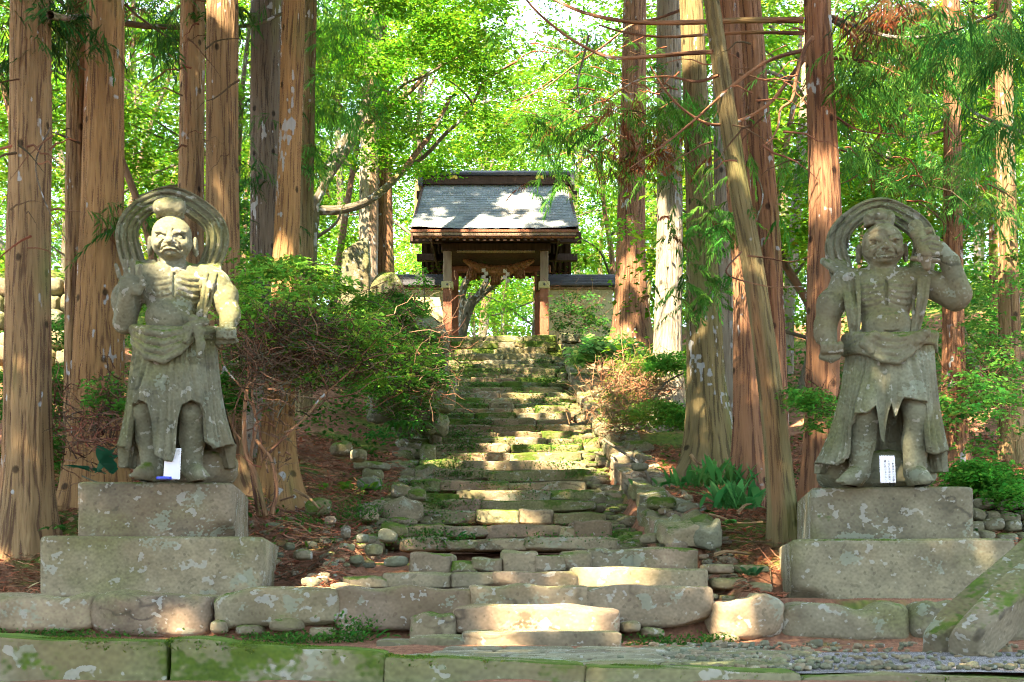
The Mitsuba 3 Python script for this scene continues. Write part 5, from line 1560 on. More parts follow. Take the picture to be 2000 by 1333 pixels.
def spray_part(key, seed, spots, base, length=.42, brown=.05, per=1, width=.017):
    """hanging cedar foliage: spots (u, v, half-width, half-height, Y, depth, count)"""
    rng = np.random.default_rng(seed)
    items = []
    for u, v, hu, hv, Y, dY, cnt in spots:
        nb = max(1, cnt // 9)
        bu, bv, bY = rng.normal(u, hu * .55, nb), rng.normal(v, hv * .55, nb), rng.normal(Y, dY, nb)
        i = rng.integers(0, nb, cnt)
        o = np.stack([(bu[i] - CEN) * pxm(bY[i]), bY[i], (HOR - bv[i]) * pxm(bY[i])], -1) + rng.normal(0, .17, (cnt, 3)) * [1.5, 1.2, .5]
        d = np.stack([rng.normal(0, 1, cnt), rng.normal(0, .8, cnt), rng.uniform(-.7, .15, cnt)], -1)
        k = lets_sun(o + d * .2, .22)
        if not k.any(): continue
        m, c = sprays(rng, o[k], d[k], length, base, brown=brown, width=width)
        items.append((*m, c))
    m, c = joinc(items)
    part(key, 'foliage', m, 'leaf', color=c)


DG = (.08, .22, .035)
spray_part(c13, 41, [(1160, 190, 110, 80, 19.5, 1.2, 190), (1130, 270, 110, 45, 19.8, 1.2, 130), (1210, 310, 50, 40, 19.5, .8, 40), (1060, 60, 120, 60, 20, 1.5, 80), (1345, 225, 40, 40, 16.8, .4, 50), (1090, 350, 40, 12, 21, .5, 16)], (.10, .26, .035), brown=.05)
spray_part(c13, 45, [(1240, 300, 55, 28, 18.6, .5, 60), (1270, 250, 40, 25, 18.3, .4, 34), (1010, 345, 20, 8, 22, .5, 14), (1040, 260, 20, 20, 19, .5, 12)], (.05, .12, .02), brown=.85, length=.36)
spray_part(c18, 46, [(1400, 430, 50, 40, 14.6, .5, 60), (1365, 560, 45, 40, 15.5, .5, 40), (1330, 600, 30, 30, 16, .5, 20), (1400, 320, 60, 50, 15, .6, 24)], DG, brown=.08, length=.24)
spray_part(c20, 42, [(1760, 110, 90, 50, 14.5, 1.2, 80), (1720, 180, 80, 50, 15.5, 1.0, 70), (1850, 70, 70, 50, 14.5, 1.0, 80), (1650, 300, 60, 60, 17, 1.0, 50), (1780, 330, 80, 30, 17, 1.0, 50)], (.085, .23, .04), brown=.06)
spray_part(c21, 43, [(1960, 60, 50, 60, 12.5, .5, 80), (1985, 190, 30, 60, 12.5, .5, 40), (1930, 400, 60, 60, 16.5, .8, 40), (1900, 300, 60, 60, 17, 1, 40)], (.075, .22, .045), brown=.0)
spray_part(c20, 47, [(1800, 20, 70, 26, 14, .5, 70)], (.05, .06, .03), brown=.7)
spray_part(c1, 44, [(112, 40, 22, 40, 13.6, .5, 60), (20, 120, 40, 60, 15, .6, 50)], (.035, .09, .02), brown=.02)
spray_part(c2, 48, [(340, 70, 60, 24, 18, .5, 60), (420, 20, 60, 30, 18, .6, 50), (200, 400, 20, 20, 14.0, .2, 14), (290, 20, 60, 30, 18, .6, 40)], (.05, .14, .025), brown=.06)
spray_part(c9, 49, [(640, 60, 50, 60, 22, .8, 90), (650, 210, 60, 50, 22.5, .8, 110), (620, 300, 40, 30, 22, .6, 50), (690, 20, 60, 30, 23, .6, 50)], (.09, .25, .04), brown=.03)
spray_part(c6, 50, [(505, 400, 20, 100, 18, .5, 24), (480, 220, 16, 80, 18, .5, 24)], (.04, .11, .025), brown=.05)

# unseen foliage added to shade the scene, with gaps cut for the sun patches
rng = np.random.default_rng(77)
key = thing('forest_canopy', 'unseen cedar foliage round the viewer, added to shade the scene around chosen sun patches', None, kind='stuff')
N = 9500
R_ = np.stack([rng.uniform(-7.5, 8, N), rng.uniform(2.5, 34, N), rng.uniform(-.4, 5, N)], -1)
R_[:, 2] += np.clip(R_[:, 1] - 11, 0, None) * .26
hgt = rng.uniform(9, 21, N)
C_ = R_ + SUN * hgt[:, None]
C_ = C_[outside(C_, 120) & lets_sun(C_, .12, RAYS_ALL)]
n2 = 1500
W_ = np.vstack([np.stack([rng.uniform(8, 24, n2), rng.uniform(-16, 26, n2), rng.uniform(1.5, 17, n2)], -1), np.stack([rng.uniform(-22, 22, n2), rng.uniform(-24, -7, n2), rng.uniform(1.5, 16, n2)], -1), np.stack([rng.uniform(-24, -9, n2), rng.uniform(-16, 24, n2), rng.uniform(1.5, 17, n2)], -1)])  # side and rear clumps added to hold back the skylight
W_ = W_[outside(W_, 160) & lets_sun(W_, .2, RAYS_ALL)]
C_ = np.vstack([C_, W_])
m = clumps(rng, C_, 15, .55, .26, (.06, .125, .025))
whole(key, m[:2], 'leaf', color=m[2])
# ---------------------------------------------------------------- broad-leaved trees
MAPLE = (.135, .29, .016)


def maple(lab, x, y, seed, height, plates_n, rad, base=MAPLE, low=1.6, size=.11, group=None, lean=0.0, per=110, r0=.11, spread_r=2.6, flat=.10):
    rng = np.random.default_rng(seed)
    key = thing('maple_tree', lab, 'tree', group=group)
    z0 = float(ground(x, y)) - .2
    top = np.array([x + lean + rng.normal(0, .6), y + rng.normal(0, .6), z0 + height * .72])
    path = [np.array([x, y, z0]), np.array([x + lean * .3 + rng.normal(0, .25), y, z0 + height * .25]), np.array([x + lean * .6 + rng.normal(0, .35), y, z0 + height * .5]), top]
    q = spline(path, 40)
    parts = [tube(q, np.linspace(r0, r0 * .3, 40), 10, kind=5, lumps=.12, seed=seed)]
    part(key, 'trunk', parts[0][:2], 'bark', smooth=True, uv=parts[0][2])
    cs, tubes = [], []
    nl = max(4, plates_n // 9)
    for i in range(nl):
        t = rng.uniform(.22, .95)
        s = q[int(t * 39)]
        a = rng.uniform(0, 2 * np.pi)
        ln = spread_r * rng.uniform(.55, 1.15)
        e = s + np.array([math.cos(a) * ln, math.sin(a) * ln, rng.uniform(.3, 1.6)])
        mid = (s + e) / 2 + rng.normal(0, .2, 3) + [0, 0, .15]
        lq = spline([s, mid, e], 12)
        tubes.append(tube(lq, np.linspace(r0 * .45 * (1 - .5 * t), .012, 12), 5, kind=5))
        for j in range(plates_n // nl):
            k = rng.uniform(.45, 1.1)
            c = s + (e - s) * k + np.array([rng.normal(0, .8), rng.normal(0, .8), rng.normal(-.1, .5)])
            cs.append(c)
    m, uv = join3(tubes)
    part(key, 'limbs', m, 'bark', smooth=True, uv=uv)
    cs = np.array(cs)
    cs = cs[cs[:, 2] > np.array([float(ground(c[0], c[1])) for c in cs]) + low]
    m = plates(rng, cs, rad * np.exp(rng.normal(0, .25, len(cs))), per, size, base, flat=flat)
    part(key, 'crown', m[:2], 'leaf', color=m[2])
    return key


rng = np.random.default_rng(21)
# the wood beyond the gate and up the slopes
spots, tries = [], 0
while len(spots) < 40 and tries < 4000:
    tries += 1
    y = rng.uniform(35.5, 64)
    x = rng.uniform(-.43, .43) * y
    if all((x - a) ** 2 + (y - b) ** 2 > 9 for a, b in spots):
        spots.append((x, y))
MARKS = [(-400, 'the left edge'), (55, 'the far-left cedar'), (195, 'the lichen-spotted cedar'), (372, 'the paired tan cedars'), (518, 'the dark grey cedar'), (600, 'the slender mossy cedar'), (735, 'the pale cedar'), (880, 'the left gate post'),
         (1062, 'the right gate post'), (1235, 'the stout furrowed cedar'), (1306, 'the pale sunlit cedar'), (1450, 'the leaning olive cedar'), (1610, 'the right statue cedar'), (1860, 'the straight reddish cedar'), (1968, 'the sun-dappled cedar'), (2500, 'the right edge')]
RANK = ['nearest', 'second nearest', 'third nearest', 'fourth nearest', 'fifth nearest', 'sixth nearest', 'seventh nearest']
gap = [max(j for j, (m, _) in enumerate(MARKS) if m <= CEN + x / y * FPX or j == 0) for x, y in spots]
for i, (x, y) in enumerate(spots):
    j = gap[i]
    r = sorted(b for (a, b), g in zip(spots, gap) if g == j).index(y)
    lab = f'{RANK[r]} maple between {MARKS[j][1]} and {MARKS[j + 1][1]}'
    maple(lab, x, y, 300 + i, rng.uniform(9, 15), 40, 1.4, base=np.array(MAPLE) * rng.uniform(.8, 1.25) * [rng.uniform(.8, 1.4), 1, 1], size=.115, group='maples in the wood behind', lean=rng.normal(0, 1.2), per=125, low=.8, spread_r=3.0, flat=.07)
# one tall darker tree far back in every gap between the trunks
for j in range(1, 14):
    u = (max(MARKS[j][0], 0) + min(MARKS[j + 1][0], 2000)) / 2
    y = 50 + (j * 37 % 13)
    maple(f'tall dark-leaved tree far back between {MARKS[j][1]} and {MARKS[j + 1][1]}', (u - CEN) * pxm(y), y, 700 + j, 19 + j % 4, 84, 1.5, base=np.array((.075, .185, .014)), size=.13, group='tall trees far back in the wood', lean=.4 * (-1) ** j, per=110, low=2.0, spread_r=3.4, flat=.07, r0=.2)
# nearer maples on the slopes at both sides
for i, (u, Y, h, lab) in enumerate([(20, 27, 11, 'maple on the hillside at the far left edge'), (300, 25, 10, 'maple seen through the gap left of the left statue ring'), (260, 32, 12, 'taller maple high on the slope behind the two left-hand trunks'), (480, 29, 11, 'maple between the paired and the dark grey cedar trunks'),
                                 (640, 33, 11, 'maple behind the slab monument'), (1520, 31, 11, 'maple in the gap left of the lichen-streaked right cedar'), (1700, 27, 9, 'maple above the ring of the right statue'), (1790, 32, 12, 'taller maple farther back above the right statue'),
                                 (1920, 23, 8, 'maple between the two right-hand edge cedars'), (2010, 28, 11, 'maple at the far right edge'), (1560, 24, 6, 'low maple behind the leaning trunk group'), (1150, 36, 8, 'light maple beside the right gable of the gate'), (1380, 33, 11, 'maple behind the pale sunlit cedar')]):
    maple(lab, (u - CEN) * pxm(Y), Y, 400 + i, h, 62, 1.0, size=.10, lean=rng.normal(0, .8), per=130, low=.7, base=np.array(MAPLE) * rng.uniform(.85, 1.15), r0=.10)
# low maples straight behind the gate
for i, (u, Y, h, lab) in enumerate([(985, 41, 6, 'low bright maple framed by the gate posts'), (1040, 38.5, 5, 'maple shrub seen at the right of the gate opening'), (930, 46, 7, 'maple farther back in the gate opening')]):
    maple(lab, (u - CEN) * pxm(Y), Y, 450 + i, h, 50, .9, size=.10, per=110, low=.1, base=(.15, .34, .03), r0=.07)
# the forked tree seen through the gate
key = thing('forked_tree', 'dark forked trunk seen through the left half of the gate', 'tree')
Y = 36.5
for nm, pts, w0, w1 in (('trunk', [(898, 690), (903, 645), (912, 610), (925, 580)], 22, 20), ('limb', [(905, 640), (900, 600), (905, 565), (918, 530), (925, 500)], 16, 12), ('limb', [(918, 598), (935, 575), (950, 550), (958, 520)], 15, 9), ('limb', [(918, 600), (945, 575), (975, 550), (1005, 530), (1030, 505)], 12, 6), ('limb', [(912, 612), (906, 585), (900, 560)], 10, 7)):
    limb(key, pts, w0, w1, 5, Y, name=nm, n=24)
# the big old maple whose limbs cross left of the gate
key = thing('maple_tree', 'old maple whose bare curving limbs cross the picture left of the gate', 'tree')
Ym = 25.0
limb(key, [(598, 720), (602, 600), (606, 480), (612, 405)], 34, 26, 5, Ym, name='trunk')
for pts, w0, w1, Ya, Yb in (([(600, 408), (640, 412), (680, 408), (720, 393), (760, 362), (790, 330), (820, 290), (840, 265), (868, 215), (880, 190)], 20, 7, 25, 26),
                            ([(612, 405), (640, 350), (670, 305), (700, 262), (730, 230), (765, 205), (800, 180), (830, 150), (862, 130)], 18, 6, 25, 25.5),
                            ([(735, 226), (760, 195), (790, 165), (830, 148), (900, 110), (960, 80)], 8, 3, 25.3, 24.5),
                            ([(640, 330), (668, 285), (690, 250), (712, 210), (728, 160), (740, 140)], 22, 9, 25.2, 26),
                            ([(795, 325), (830, 305), (870, 262), (905, 230), (930, 190), (945, 160), (975, 140), (1010, 120)], 9, 4, 26, 25),
                            ([(925, 205), (905, 180), (880, 160), (860, 150)], 5, 2, 25.5, 25), ([(850, 130), (880, 125), (920, 145), (950, 165)], 4, 2, 25, 25),
                            ([(820, 290), (815, 240), (830, 190), (850, 150)], 8, 4, 26, 27), ([(606, 470), (640, 450), (660, 430), (670, 400)], 8, 3, 25, 25)):
    limb(key, pts, w0, w1, 5, Ya, Yb, n=36)
r2 = np.random.default_rng(31)
c = np.array([P(r2.uniform(590, 990), r2.uniform(-30, 330), r2.uniform(23.5, 28)) for _ in range(135)])
c = np.vstack([c, [P(r2.uniform(740, 990), r2.uniform(-60, 130), r2.uniform(22, 26)) for _ in range(50)]])
m = plates(r2, c, .62, 150, .075, (.13, .31, .016), flat=.09, spread=.3, sun=True)
part(key, 'crown', m[:2], 'leaf', color=m[2])
# distant wood
r3 = np.random.default_rng(32)
key = thing('distant_wood', 'sunlit mass of foliage far back in the wood', None, kind='stuff')
n = 7200
y = r3.uniform(64, 104, n); x = r3.uniform(-.5, .5, n) * y
c = np.stack([x, y, np.array(ground(x, y)) + r3.uniform(0, 1, n) ** 1.15 * 32 * (.55 + .45 * meshkit.noise(np.stack([x * .13, y * .1, x * 0], -1), 4))], -1)
m = plates(r3, c, 1.7, 44, .25, (.11, .25, .02), flat=.2, tilt=.6)
whole(key, m[:2], 'leaf', color=m[2])


# ---------------------------------------------------------------- shrubs
def shrub(lab, seed, crowns, base, size, stems=(), twig_zone=None, per=90, rad=.22, name='shrub', cat='shrub', kind=5, tw=(.14, .075, .05), flat=.16):
    """crowns: (u, v, half-width, half-height, Y, depth, plates); stems: pixel polylines (pts, w0, w1, Y0, Y1)"""
    rng = np.random.default_rng(seed)
    key = thing(name, lab, cat)
    for pts, w0, w1, Ya, Yb in stems:
        limb(key, pts, w0, w1, kind, Ya, Yb, name='stem', n=26, sides=7, lumps=.25)
    cs = []
    for u, v, hu, hv, Y, dY, cnt in crowns:
        a, r = rng.uniform(0, 2 * np.pi, cnt), np.sqrt(rng.uniform(0, 1, cnt))
        yy = Y + rng.uniform(-dY, dY, cnt)
        cs.append(np.stack([(u + hu * r * np.cos(a) - CEN) * pxm(yy), yy, (HOR - v - hv * r * np.sin(a)) * pxm(yy)], -1))
    cs = np.vstack(cs)
    m = plates(rng, cs, rad * np.exp(rng.normal(0, .3, len(cs))), per, size, np.array(base) * (1.0 if base is SH else 1.5), flat=flat, tilt=.45, sun=True)
    part(key, 'foliage', m[:2], 'leaf', color=m[2])
    if twig_zone:
        its = []
        for u, v, hu, hv, Y, dY, cnt in twig_zone:
            st = np.stack([u + rng.normal(0, hu * .5, cnt), v + rng.normal(0, hv * .5, cnt)], -1)
            a, L = rng.uniform(-.6, np.pi + .6, cnt), rng.uniform(20, 75, cnt)
            t = np.linspace(0, 1, 5)
            yy = Y + rng.uniform(-dY, dY, (cnt, 1)) + rng.normal(0, .25, (cnt, 1)) * t
            uu = st[:, :1] + (L * np.cos(a))[:, None] * t + rng.normal(0, 3.5, (cnt, 5)); vv = st[:, 1:] - (L * np.sin(a))[:, None] * t + rng.normal(0, 3.5, (cnt, 5))
            its.append(twigs(np.stack([(uu - CEN) * yy / FPX, yy, (HOR - vv) * yy / FPX], -1), rng.uniform(.003, .010, cnt), .002, tints(rng, cnt, tw, .35)))
        m, c = joinc(its)
        part(key, 'twigs', m, 'matte', color=c, kind='stuff')
    return key


SH = (.185, .40, .05)
shrub('big spreading azalea beside the left statue with twisted brown stems and leafy top', 61,
      [(560, 560, 120, 50, 14.3, .8, 36), (640, 610, 130, 60, 15.0, .9, 40), (480, 600, 40, 50, 13.8, .5, 14), (640, 670, 150, 70, 14.4, .8, 34), (530, 515, 70, 25, 14.8, .5, 16), (700, 625, 70, 40, 16.5, .8, 22), (740, 700, 110, 50, 15, .8, 36), (800, 690, 60, 50, 16, .6, 16)], SH, .055, per=60, rad=.34, flat=.055,
      kind=0, stems=[([(520, 1010), (500, 930), (480, 880), (478, 800), (488, 720), (480, 640)], 12.4, 5.0, 13.2, 13.7), ([(505, 1010), (490, 900), (500, 830), (492, 760), (510, 690), (500, 620)], 8.1, 3.1, 13.3, 14), ([(512, 900), (560, 850), (600, 812), (625, 780), (668, 740), (720, 700), (790, 690)], 6.8, 2.5, 13.3, 14.3), ([(512, 905), (505, 830), (480, 770), (440, 720), (432, 690)], 5.0, 2.5, 13.3, 13.4),
             ([(530, 1005), (540, 960), (530, 900), (500, 860)], 9.9, 6.2, 13.2, 13.3), ([(600, 812), (640, 770), (612, 700), (620, 640), (600, 590)], 5.0, 1.9, 13.7, 14.3), ([(498, 700), (550, 640), (590, 620), (640, 560)], 5.0, 1.9, 14, 14.6), ([(470, 860), (455, 830), (470, 770), (500, 740)], 3.7, 1.9, 13.2, 13.4), ([(625, 780), (690, 770), (740, 740), (820, 735)], 3.7, 1.2, 13.9, 14.6)],
      tw=(.13, .085, .055), twig_zone=[(560, 660, 130, 60, 14.3, .7, 700), (700, 680, 120, 60, 15, .7, 320), (500, 700, 50, 70, 13.7, .5, 260), (600, 730, 110, 50, 14.4, .6, 260), (520, 830, 60, 120, 13.5, .5, 90)])
shrub('leafy shrub growing over the big boulder left of the upper steps', 62,
      [(760, 620, 70, 50, 19.5, .7, 60), (800, 690, 60, 70, 19.6, .7, 34), (720, 640, 60, 60, 19, .7, 60), (835, 735, 40, 30, 20, .5, 18), (700, 740, 50, 30, 18.5, .5, 20), (770, 770, 60, 40, 19.3, .4, 20), (820, 660, 50, 40, 20, .5, 16)], (.055, .155, .022), .055, per=70, rad=.25,
      twig_zone=[(770, 680, 110, 90, 19.4, .5, 520), (800, 760, 80, 40, 19.4, .5, 160)], tw=(.18, .11, .07))
shrub('thin sapling with feathery leaves before the left wing wall', 63, [(828, 600, 22, 40, 30.5, .3, 16), (825, 545, 10, 24, 30.5, .2, 6), (835, 635, 25, 12, 30.5, .2, 6)], (.07, .19, .025), .07, stems=[([(832, 668), (831, 620), (828, 560), (826, 530)], 4, 2, 30.5, 30.5)], per=40, rad=.28, name='sapling', cat='sapling')
shrub('airy dark-leaved bush before the right wing wall', 64, [(1125, 605, 42, 38, 30.2, .5, 20), (1160, 640, 30, 22, 29.8, .4, 9), (1105, 640, 18, 14, 30, .3, 5)], (.045, .12, .022), .075, per=36, rad=.30, twig_zone=[(1130, 620, 40, 40, 30.2, .3, 60)])
shrub('sunlit bush of glossy yellow-green leaves right of the top steps', 65, [(1180, 676, 40, 18, 27.3, .5, 22), (1140, 694, 26, 12, 26.8, .5, 12), (1230, 692, 36, 14, 27, .5, 14)], (.15, .28, .07), .15, per=26, rad=.22, flat=.3, stems=[([(1175, 720), (1180, 690), (1178, 665)], 4, 2, 27, 27), ([(1200, 715), (1215, 690), (1222, 670)], 4, 2, 27, 27)])
shrub('wiry reddish-brown shrub spilling over the stone wall at right of the stairs', 66,
      [(1270, 715, 60, 20, 21.5, .6, 40), (1240, 765, 66, 40, 21.8, .6, 40), (1210, 800, 50, 36, 20.8, .5, 26), (1280, 805, 60, 20, 19.8, .6, 44)], (.11, .19, .03), .05, per=44, rad=.24,
      stems=[([(1265, 800), (1290, 760), (1310, 742), (1335, 730)], 6, 3, 20.5, 20.2), ([(1180, 860), (1210, 880), (1255, 912), (1275, 955), (1300, 975)], 5, 7, 19, 16.3)], twig_zone=[(1230, 770, 80, 55, 21, .6, 460), (1190, 820, 50, 40, 20, .5, 120)], tw=(.25, .15, .085))
shrub('low feathery green bush at the foot of the pale sunlit cedar', 67, [(1300, 705, 50, 14, 20.4, .4, 30), (1330, 810, 40, 18, 19.0, .5, 34)], (.06, .17, .022), .05, per=80, rad=.26)
shrub('spray of small bright leaves before the lichen-streaked cedar beside the right statue', 68, [(1600, 785, 40, 26, 13.0, .3, 26), (1560, 770, 20, 14, 13.2, .2, 8), (1600, 830, 20, 14, 13, .2, 5)], (.075, .21, .03), .042, per=46, rad=.18, twig_zone=[(1600, 790, 30, 20, 13, .2, 22)])
shrub('loose green bush behind and right of the right statue', 69, [(1910, 800, 80, 90, 16.0, 1.2, 40), (1940, 700, 70, 90, 17, 1.2, 36), (1900, 600, 70, 90, 18, 1.2, 30), (1960, 540, 60, 90, 18, 1.2, 24)], (.075, .20, .03), .065, per=40, rad=.36, flat=.08, twig_zone=[(1910, 760, 60, 80, 16.5, .6, 120)])
shrub('ferny green bank below the right edge cedars', 70, [(1920, 925, 50, 22, 14.6, .6, 60), (1970, 960, 40, 24, 14, .5, 40), (1880, 930, 20, 16, 14.8, .3, 14)], (.05, .17, .02), .05, per=80, rad=.24, name='bush', cat='bush')
shrub('mixed green undergrowth between the far-left trunk and its neighbour', 71, [(115, 760, 30, 60, 16, .6, 34), (115, 640, 26, 30, 19, .5, 14), (30, 760, 40, 60, 17, .6, 30), (110, 870, 26, 40, 15, .5, 22)], (.045, .13, .02), .05, per=60, rad=.24, twig_zone=[(120, 800, 30, 90, 14, .4, 60)])
shrub('twiggy bush at the foot of the lichen-spotted cedar left of the left statue', 72, [(205, 755, 40, 20, 13.3, .3, 10), (230, 790, 22, 20, 13.2, .3, 8), (170, 790, 30, 26, 13.4, .3, 8)], (.05, .15, .02), .045, per=36, rad=.16, twig_zone=[(190, 850, 50, 50, 13.2, .4, 190), (215, 790, 30, 40, 13.2, .3, 60)], tw=(.12, .065, .045))
shrub('green tuft behind the left statue between its body and the azalea', 73, [(455, 740, 26, 60, 14.6, .4, 24), (470, 420, 20, 90, 20, .6, 24), (480, 580, 30, 40, 17, .5, 20)], (.045, .14, .02), .055, per=50, rad=.22)


# ferns and broad-leaved plants
def fern(lab, u, v, Y, n, length, base, seed, width=.055, cat='fern', name='fern', spread=.12, droop=.5, steep=.9):
    rng = np.random.default_rng(seed)
    key = thing(name, lab, cat)
    c = P(u, v, Y)
    a = rng.uniform(0, 2 * np.pi, n)
    d = np.stack([np.cos(a), np.sin(a), rng.uniform(.3, steep + .5, n)], -1)
    o = c + np.stack([rng.normal(0, spread, n), rng.normal(0, spread, n), np.zeros(n)], -1)
    L = length * rng.uniform(.6, 1.2, n)
    m = blades(o, d, np.array([0, 0, 1.0]) + rng.normal(0, .2, (n, 3)), L, width * L / length, droop, tints(rng, n, base, .2), seg=6, taper=.75)
    whole(key, m[:2], 'leaf', smooth=True, color=m[2])


fern('clump of long dark green leaves before the right-hand cedars, upper of two', 1392, 950, 14.7, 110, .40, (.08, .26, .06), 81, width=.055, spread=.20, steep=3.2, droop=.30)
fern('clump of broad blue-green leaves before the leaning trunk', 1434, 994, 13.9, 55, .42, (.10, .32, .09), 82, width=.075, spread=.13, steep=2.8, droop=.35)
fern('small leafy sprig on the bare soil right of the stairs', 1432, 1023, 12.9, 14, .12, (.06, .19, .04), 83, width=.05, spread=.03)
fern('small upright plant left of the right pedestal', 1467, 1125, 11.0, 20, .15, (.05, .13, .045), 84, width=.035, spread=.03, steep=1.6)
fern('light green fern on the left bank above the moss-covered lump', 680, 955, 15.2, 26, .22, (.11, .24, .025), 85, width=.05)
fern('hanging fern on the bank edge left of the middle steps', 792, 830, 19.6, 60, .32, (.09, .28, .05), 86, width=.05, droop=.9)
fern('grass tuft on the bank stones left of the steps', 742, 955, 15.8, 30, .26, (.07, .20, .04), 87, width=.016, steep=1.4)
fern('small fern growing in the joint left of the fifth step', 905, 1050, 14.6, 30, .16, (.045, .15, .035), 88, width=.022)
fern('dark bluish broad leaves between the far-left trunk and the left statue', 205, 925, 13.4, 9, .42, (.03, .13, .07), 89, width=.13, droop=.35)
fern('sprig with three green leaves at the wall top right of the stairs', 1310, 945, 14.8, 9, .16, (.05, .19, .04), 90, width=.055, spread=.03)
fern('grassy fern at the foot of the left edging boulders', 590, 1250, 10.0, 40, .12, (.07, .19, .03), 91, width=.018, spread=.16)
fern('leafy green tuft left of the lowest steps', 700, 1245, 10.0, 34, .14, (.07, .19, .03), 92, width=.022, spread=.14)
fern('small plant at the foot of the far-left trunk', 110, 1035, 12.2, 20, .15, (.05, .15, .03), 93, width=.03, spread=.06)
fern('green fern hanging over the left bank below the boulder', 745, 855, 18.5, 50, .26, (.05, .17, .03), 94, width=.04, spread=.25)

# moss and herbs: ground cover nobody could count
r4 = np.random.default_rng(51)
key = thing('ground_cover', 'carpet of small herbs and moss tufts on the slopes', None, kind='stuff')
n = 52000
x = np.concatenate([r4.uniform(-13, -1.7, n // 2), r4.uniform(1.9, 13, n // 2)])
y = r4.uniform(13.5, 36, n)
d = meshkit.fbm(np.stack([x * .8, y * .8, x * 0], -1), 3, 12) + .10 * sm(18, 26, y) + .10 * sm(4.5, 8, np.abs(x)) + .12 * sm(-2.2, -1.6, x) * (x < 0)
k = d > .565
x, y = x[k], y[k]; n = len(x)
p = np.stack([x, y, ground(x, y) + r4.uniform(0, .22, n) ** 1.5], -1)
m = leaves(p, r4.normal(0, 1, (n, 3)) * [1, 1, .4], r4.normal(0, .5, (n, 3)) + [0, 0, 1], r4.uniform(.04, .10, n) * (1 + (y - 14) * .03), r4.uniform(.02, .055, n) * (1 + (y - 14) * .03), tints(r4, n, (.050, .145, .02), .35))
whole(key, m[:2], 'leaf', color=m[2])
key = thing('step_moss', 'tiny green plants and moss growing on the edges of the steps', None, kind='stuff')
pats = []
for i in range(190):
    kk = r4.integers(3, 32)
    xs = r4.choice([-1, -1, -.9, -.6, .4, .8]) + r4.normal(0, .22)
    if xs < -1.3 or xs > 1.0: continue
    c = np.array([xs, YK[kk] - .03, ZK[kk] - .05])
    q = r4.integers(60, 150)
    pats.append(c + r4.normal(0, 1, (q, 3)) * [.17, .05, .040])
for (u, v, Y, hx, hz, q) in ((1300, 1262, 9.9, .35, .06, 1100), (1390, 1255, 10.1, .12, .05, 260), (560, 1248, 10.1, .35, .04, 700), (80, 1240, 10.1, .5, .03, 500), (690, 1235, 10.15, .15, .1, 500), (840, 1040, 14.95, .25, .05, 300), (590, 1015, 13.8, .2, .05, 200), (700, 1000, 14.6, .25, .12, 700)):
    pats.append(P(u, v, Y) + r4.normal(0, 1, (q, 3)) * [hx * .6, .10, hz * .6])
p = np.vstack(pats); n = len(p)
m = leaves(p, r4.normal(0, 1, (n, 3)), r4.normal(0, .6, (n, 3)) + [0, -.4, 1], r4.uniform(.014, .038, n), r4.uniform(.010, .024, n), tints(r4, n, (.055, .15, .025), .35))
whole(key, m[:2], 'leaf', color=m[2])

# cedar litter: needles, twigs, dead leaves
key = thing('leaf_litter', 'fallen brown cedar needles and dead leaves on the soil', None, kind='stuff')
n = 64000
x = np.concatenate([r4.uniform(-6.5, -1.35, n // 2), r4.uniform(1.75, 6.5, n // 2)]); y = 10.9 + 9 * r4.uniform(0, 1, n) ** 1.4
k = ~((np.abs(x + 2.8) < 1.0) & (y < 12.8)) & ~((np.abs(x - 3.1) < 1.0) & (y < 12.8))
x, y = x[k], y[k]; n = len(x)
p = np.stack([x, y, ground(x, y) + r4.uniform(.0, .05, n)], -1)
a = r4.uniform(0, np.pi, n)
m1 = leaves(p, np.stack([np.cos(a), np.sin(a), r4.normal(.05, .25, n)], -1), r4.normal(0, .4, (n, 3)) + [0, 0, 1], r4.uniform(.04, .17, n), r4.uniform(.006, .020, n) * np.where(r4.uniform(size=n) < .06, 3.5, 1), tints(r4, n, (.25, .125, .07), .5))
whole(key, m1[:2], 'matte', color=m1[2])
key = thing('fallen_twigs', 'dead twigs and sticks scattered on the left and right banks', None, kind='stuff')
n = 460
x = np.concatenate([r4.uniform(-3.4, -1.6, n * 3 // 4), r4.uniform(1.9, 4.0, n - n * 3 // 4)]); y = r4.uniform(12.6, 17.5, n)
a, L = r4.uniform(0, np.pi, n), r4.uniform(.15, .7, n)
t = np.linspace(-.5, .5, 5)
px, py = x[:, None] + (L * np.cos(a))[:, None] * t + r4.normal(0, .015, (n, 5)), y[:, None] + (L * np.sin(a))[:, None] * t + r4.normal(0, .015, (n, 5))
m = twigs(np.stack([px, py, ground(px, py) + .05 + r4.uniform(-.01, .06, (n, 1)) + (r4.normal(0, .12, (n, 1)) * t)], -1), r4.uniform(.003, .011, n), .002, tints(r4, n, (.20, .105, .065), .35), sides=4)
whole(key, m[:2], 'matte', color=m[2])
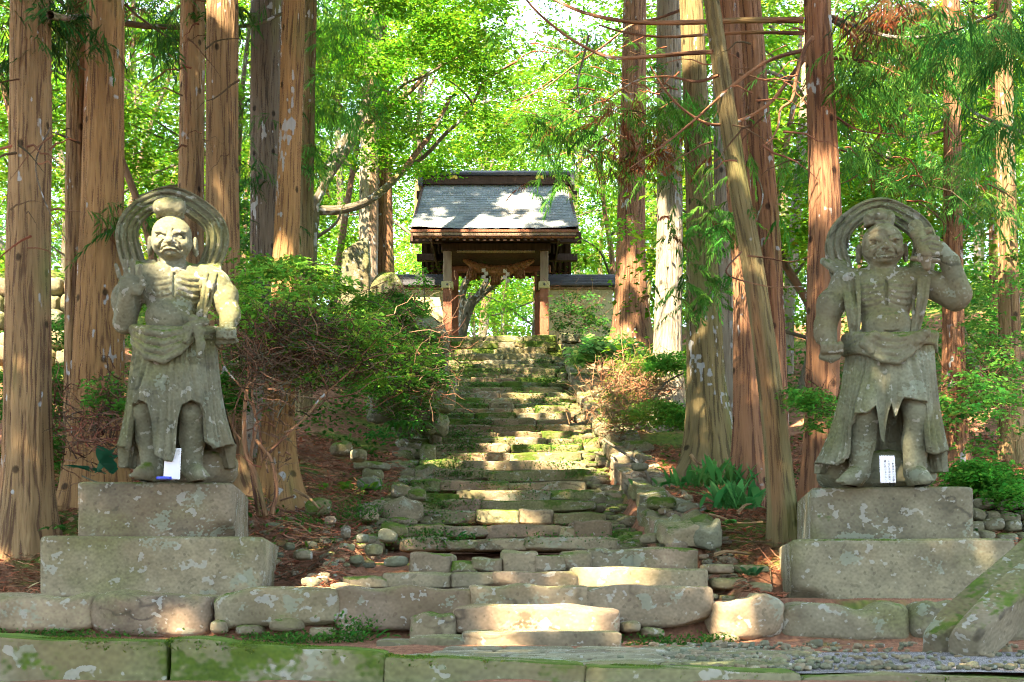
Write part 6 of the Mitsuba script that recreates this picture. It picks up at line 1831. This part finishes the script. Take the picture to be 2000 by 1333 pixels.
for (pts, w, Ya, Yb, lab) in (([(575, 958), (605, 975), (625, 995)], 7, 14.6, 14.2, 'fallen tan stick on the left bank'), ([(520, 1040), (570, 1020), (610, 1045)], 5, 13.2, 13.0, 'curved dead branch behind the left pedestal'), ([(1385, 1005), (1405, 1010), (1440, 1022), (1490, 1020)], 5, 13.3, 12.9, 'thin crooked stick on the bare soil at right'), ([(1440, 1002), (1455, 988), (1468, 985)], 7, 13.2, 13.3, 'short pale stick lying by the leaning trunk'),
                             ([(1350, 890), (1362, 905), (1385, 912)], 8, 16.8, 16.4, 'tan root crooked over the soil near the split-foot cedar'), ([(1395, 1085), (1420, 1078), (1460, 1082)], 8, 12.0, 12.0, 'weathered grey stick lying right of the stairs')):
    key = thing('stick', lab, 'stick')
    q = spline([P(u, v, Ya + (Yb - Ya) * i / (len(pts) - 1)) for i, (u, v) in enumerate(pts)], 16)
    v, f, uv = tube(q, np.linspace(w, w * .5, 16) * pxm(Ya) / 2, 7, kind=1, lumps=.2)
    whole(key, (v, f), 'bark', smooth=True, uv=uv)

# moss tufts along the kerb and on the leaning posts' upper faces
key = thing('kerb_moss', 'short green moss tufts growing on the top of the front kerb', None, kind='stuff')
n = 15000
u = r4.uniform(-20, 2020, n); va = np.interp(u, [-260, 320, 326, 741, 747, 1136, 1141, 1560, 1566, 2240], [1234, 1256, 1247, 1274, 1280, 1297, 1299, 1317, 1318, 1330])
y = 6.0 + r4.uniform(-.012, .24, n)
x = (u - CEN) * pxm(6.0)
z = (HOR - va) * pxm(6.0) - .004 - np.where(y < 6.01, r4.uniform(0, .10, n) ** 1.4 * 1.0, 0)
k = meshkit.fbm(np.stack([x * 5, y * 5, z * 5], -1), 3, 3) > .44 + .1 * (u > 1000)
p = np.stack([x, y, z], -1)[k]; n = len(p)
m = leaves(p, r4.normal(0, .6, (n, 3)) + [0, -.3, .8], r4.normal(0, 1, (n, 3)) + [0, -.5, .5], r4.uniform(.008, .022, n), r4.uniform(.004, .009, n), tints(r4, n, (.10, .17, .025), .3))
whole(key, m[:2], 'leaf', color=m[2])
